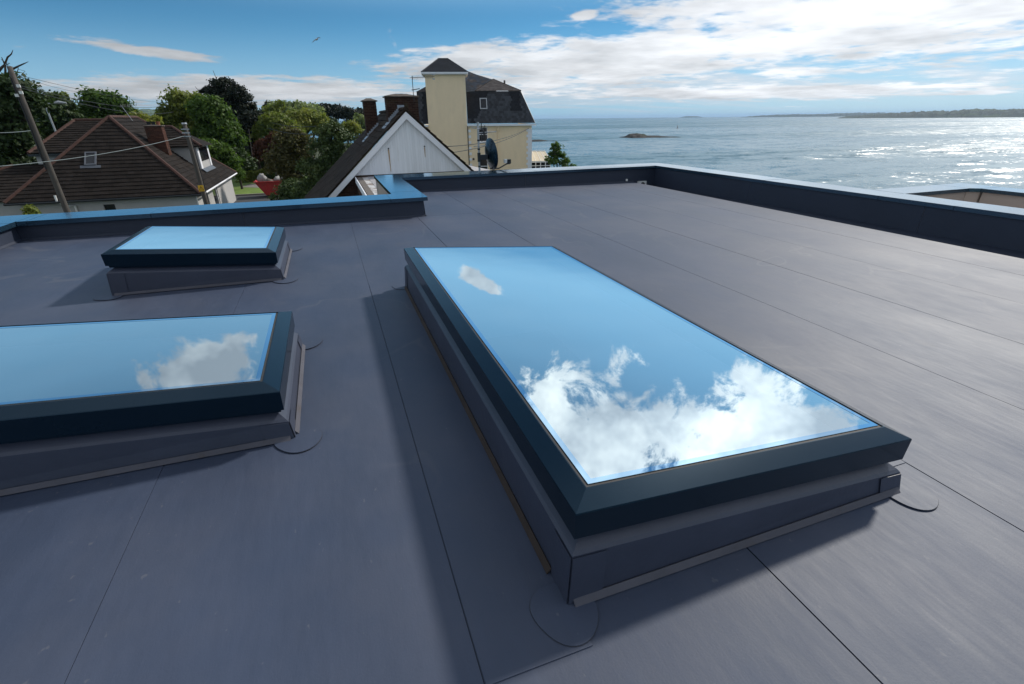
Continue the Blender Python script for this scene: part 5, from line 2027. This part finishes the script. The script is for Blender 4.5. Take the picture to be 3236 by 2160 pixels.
tree('evergreen_tree', 'dense rounded evergreen leaning against the gabled house roof', 'tree', [lobe(1055, 440, 40, 50, 45), lobe(1085, 460, 40, 45, 45), lobe(1030, 490, 40, 55, 50), lobe(1070, 520, 40, 60, 50), lobe(1000, 560, 40, 60, 55), lobe(1045, 590, 40, 70, 50), lobe(980, 620, 40, 60, 45), lobe(1050, 415, 40, 35, 28)], 17000, 0.17, 'leaf_evergreen', 0.2, 0.42, GB, hollow=0.7)
tree('shrub', 'dark shrub in front of the skip below the clipped evergreen', 'shrub', [lobe(930, 600, 45, 50, 30), lobe(900, 625, 45, 50, 22), lobe(960, 630, 45, 50, 25)], 5000, 0.2, 'leaf_evergreen', 0.1, 0.45, GB)
tree('shrub', 'bush with white blossom behind the bungalow dormer', 'shrub', [lobe(745, 495, 64, 38, 25), lobe(770, 520, 64, 40, 25), lobe(715, 500, 64, 40, 25)], 4500, 0.3, 'leaf_deep', 0.12, 0.6, GB, m2='blossom')
tree('shrub', 'green bush behind the right-hand corner of the bungalow', 'shrub', [lobe(690, 480, 61, 45, 25), lobe(720, 510, 61, 40, 30), lobe(735, 545, 61, 28, 28), lobe(655, 465, 61, 35, 22)], 6000, 0.3, 'leaf_green', 0.12, 0.6, GB)
tree('shrub', 'dark bushes crowding behind the lawn hedge', 'shrub', [lobe(800, 510, 78, 60, 30), lobe(850, 520, 78, 50, 30), lobe(780, 540, 78, 50, 18), lobe(900, 530, 78, 40, 35)], 7000, 0.36, 'leaf_deep', 0.15, 0.8, GB)
# clipped hedge at the back of the lawn
hd = thing('hedge', 'low clipped yellow-green hedge at the back of the lawn', 'hedge', tuple(atz(795, 574, -5.86)))
crown('foliage', hd, [lobe(770, 560, 72, 24, 15), lobe(800, 557, 72, 26, 16), lobe(825, 556, 72, 18, 17), lobe(775, 570, 71.5, 26, 12), lobe(815, 570, 71.5, 24, 12)], 4500, 0.2, 'leaf_lime', 0.4, hollow=0.8)
limbs(hd, tuple(atz(795, 574, -5.9)), [lobe(780, 562, 72, 10, 10), lobe(815, 560, 72, 10, 10)], 0.06, splits=3, name='stem')
hd = thing('hedge', 'dark green hedge end right of the yellow clipped hedge', 'hedge', tuple(atz(860, 572, -5.86)))
crown('foliage', hd, [lobe(855, 560, 72, 16, 14), lobe(875, 562, 71, 18, 18), lobe(890, 570, 70, 20, 14)], 2500, 0.22, 'leaf_deep', 0.4, hollow=0.8)
limbs(hd, tuple(atz(868, 574, -5.9)), [lobe(865, 562, 72, 10, 10)], 0.06, splits=3, name='stem')
# distant row: dark pines with bare stems before the sea
GF = 'far row of dark pines'
for k, (px, py, rx, ry, lb) in enumerate([(1000, 345, 26, 14, 'leftmost far pine of the dark row above the tree belt'), (1035, 350, 28, 16, 'second far pine from the left in the dark row'),
                                         (1062, 352, 24, 17, 'middle far pine of the dark row with a domed top'), (1092, 358, 24, 18, 'fourth far pine from the left in the dark row'), (1118, 362, 20, 16, 'fifth far pine from the left in the dark row'),
                                         (1140, 358, 14, 12, 'rightmost far pine of the dark row beside the narrow chimney')]):
    Yk = 150 + 6 * (k % 3)
    lo_ = [lobe(px, py, Yk, rx, ry), lobe(px - rx * 0.5, py + 6, Yk, rx * 0.7, ry * 0.8), lobe(px + rx * 0.5, py + 8, Yk, rx * 0.7, ry * 0.8)]
    c0 = at(px, 405, Yk)
    t = thing('pine_tree', lb, 'tree', (c0[0], c0[1], -7.5), group=GF)
    crown('crown', t, lo_, 1800, 0.7, 'leaf_pine', 1.1, hollow=0.4)
    limbs(t, (c0[0], c0[1], -7.5), lo_, 0.28, splits=2)
tree('broadleaf_tree', 'thin pale birch next to the narrow chimney', 'tree', [lobe(1138, 375, 120, 16, 20), lobe(1146, 390, 120, 14, 18), lobe(1128, 390, 120, 12, 14)], 1500, 0.45, 'leaf_pale', 0.15, 0.7)
tree('shrub', 'golden bush behind the roof slope of the gabled house', 'shrub', [lobe(1110, 405, 75, 20, 16), lobe(1128, 415, 75, 16, 14), lobe(1095, 420, 75, 20, 16)], 2200, 0.34, 'leaf_lime', 0.12, 0.6)
for (px, py, h, lb) in ((843, 330, 22, 'taller of two small spired conifers on the skyline'), (858, 332, 20, 'shorter of two small spired conifers on the skyline')):
    t = thing('conifer_tree', lb, 'tree', (at(px, 380, 130)[0], 130, -6.3), group='spired conifers on the skyline')
    crown('crown', t, [lobe(px, py + h * 0.9, 130, 9, 9), lobe(px, py + h * 0.4, 130, 6, 9), lobe(px, py - 2, 130, 2.5, 7)], 700, 0.5, 'leaf_pine', 0.5)
    limbs(t, (at(px, 380, 130)[0], 130, -6.3), [lobe(px, py, 130, 2, 2)], 0.2, splits=0)
# far belt of woodland behind, one mass
fb = MB()
o = thing('tree_belt', 'continuous dark wood filling the distance between the houses', 'woodland', (-20, 170, -6.5))
lb_ = []
for px in range(-60, 1170, 22):
    yt = np.interp(px, [-60, 150, 260, 460, 520, 640, 800, 860, 960, 1000, 1100, 1170], [355, 372, 372, 388, 388, 372, 352, 358, 362, 366, 382, 392])
    lb_.append(lobe(px, yt + 16, 170, 24, 16, 6))
    lb_.append(lobe(px + 11, yt + 46, 168, 26, 26, 6))
crown('foliage', o, lb_, 26000, 0.9, 'leaf_deep', 1.9, hollow=0.5)
o['kind'] = 'stuff'
for k in o.children:
    k['kind'] = 'stuff'
del o['category']
# tree right of the conservatory, plant at the bungalow wall
tree('broadleaf_tree', 'small airy tree right of the conservatory against the sea', 'tree', [lobe(1755, 480, 40, 18, 26), lobe(1768, 505, 40, 28, 22), lobe(1745, 505, 40, 22, 22), lobe(1785, 520, 40, 26, 16), lobe(1752, 460, 40, 9, 12), lobe(1800, 530, 40, 16, 10)], 2300, 0.19, 'leaf_green', 0.07, 0.32, bark='bark', hollow=0.25, splits=8)
tree('shrub', 'pale spiky shrub against the bungalow wall', 'shrub', [lobe(95, 665, 38.5, 14, 12), lobe(105, 680, 38.5, 18, 14)], 700, 0.16, 'leaf_lime', 0.05, 0.3, base=(at(100, 690, 38.5)[0], 38.5, -6.0))

# ================================================================== sea air
b = MB()
b.box((-4000, -3900, -13), (31000, 31000, 115))
hz = b.build('haze', 'white_paint', None, kind='stuff')
hm = bpy.data.materials.new('sea_air')
hm.use_nodes = True
T = NT(hm.node_tree)
T.n.clear()
pv = T.add('ShaderNodeVolumePrincipled')
pv.inputs['Color'].default_value = (0.50, 0.72, 1.0, 1)
pv.inputs['Density'].default_value = HAZE
pv.inputs['Anisotropy'].default_value = 0.2
ho = T.add('ShaderNodeOutputMaterial')
T.l.new(pv.outputs[0], ho.inputs['Volume'])
hz.data.materials.clear()
hz.data.materials.append(hm)
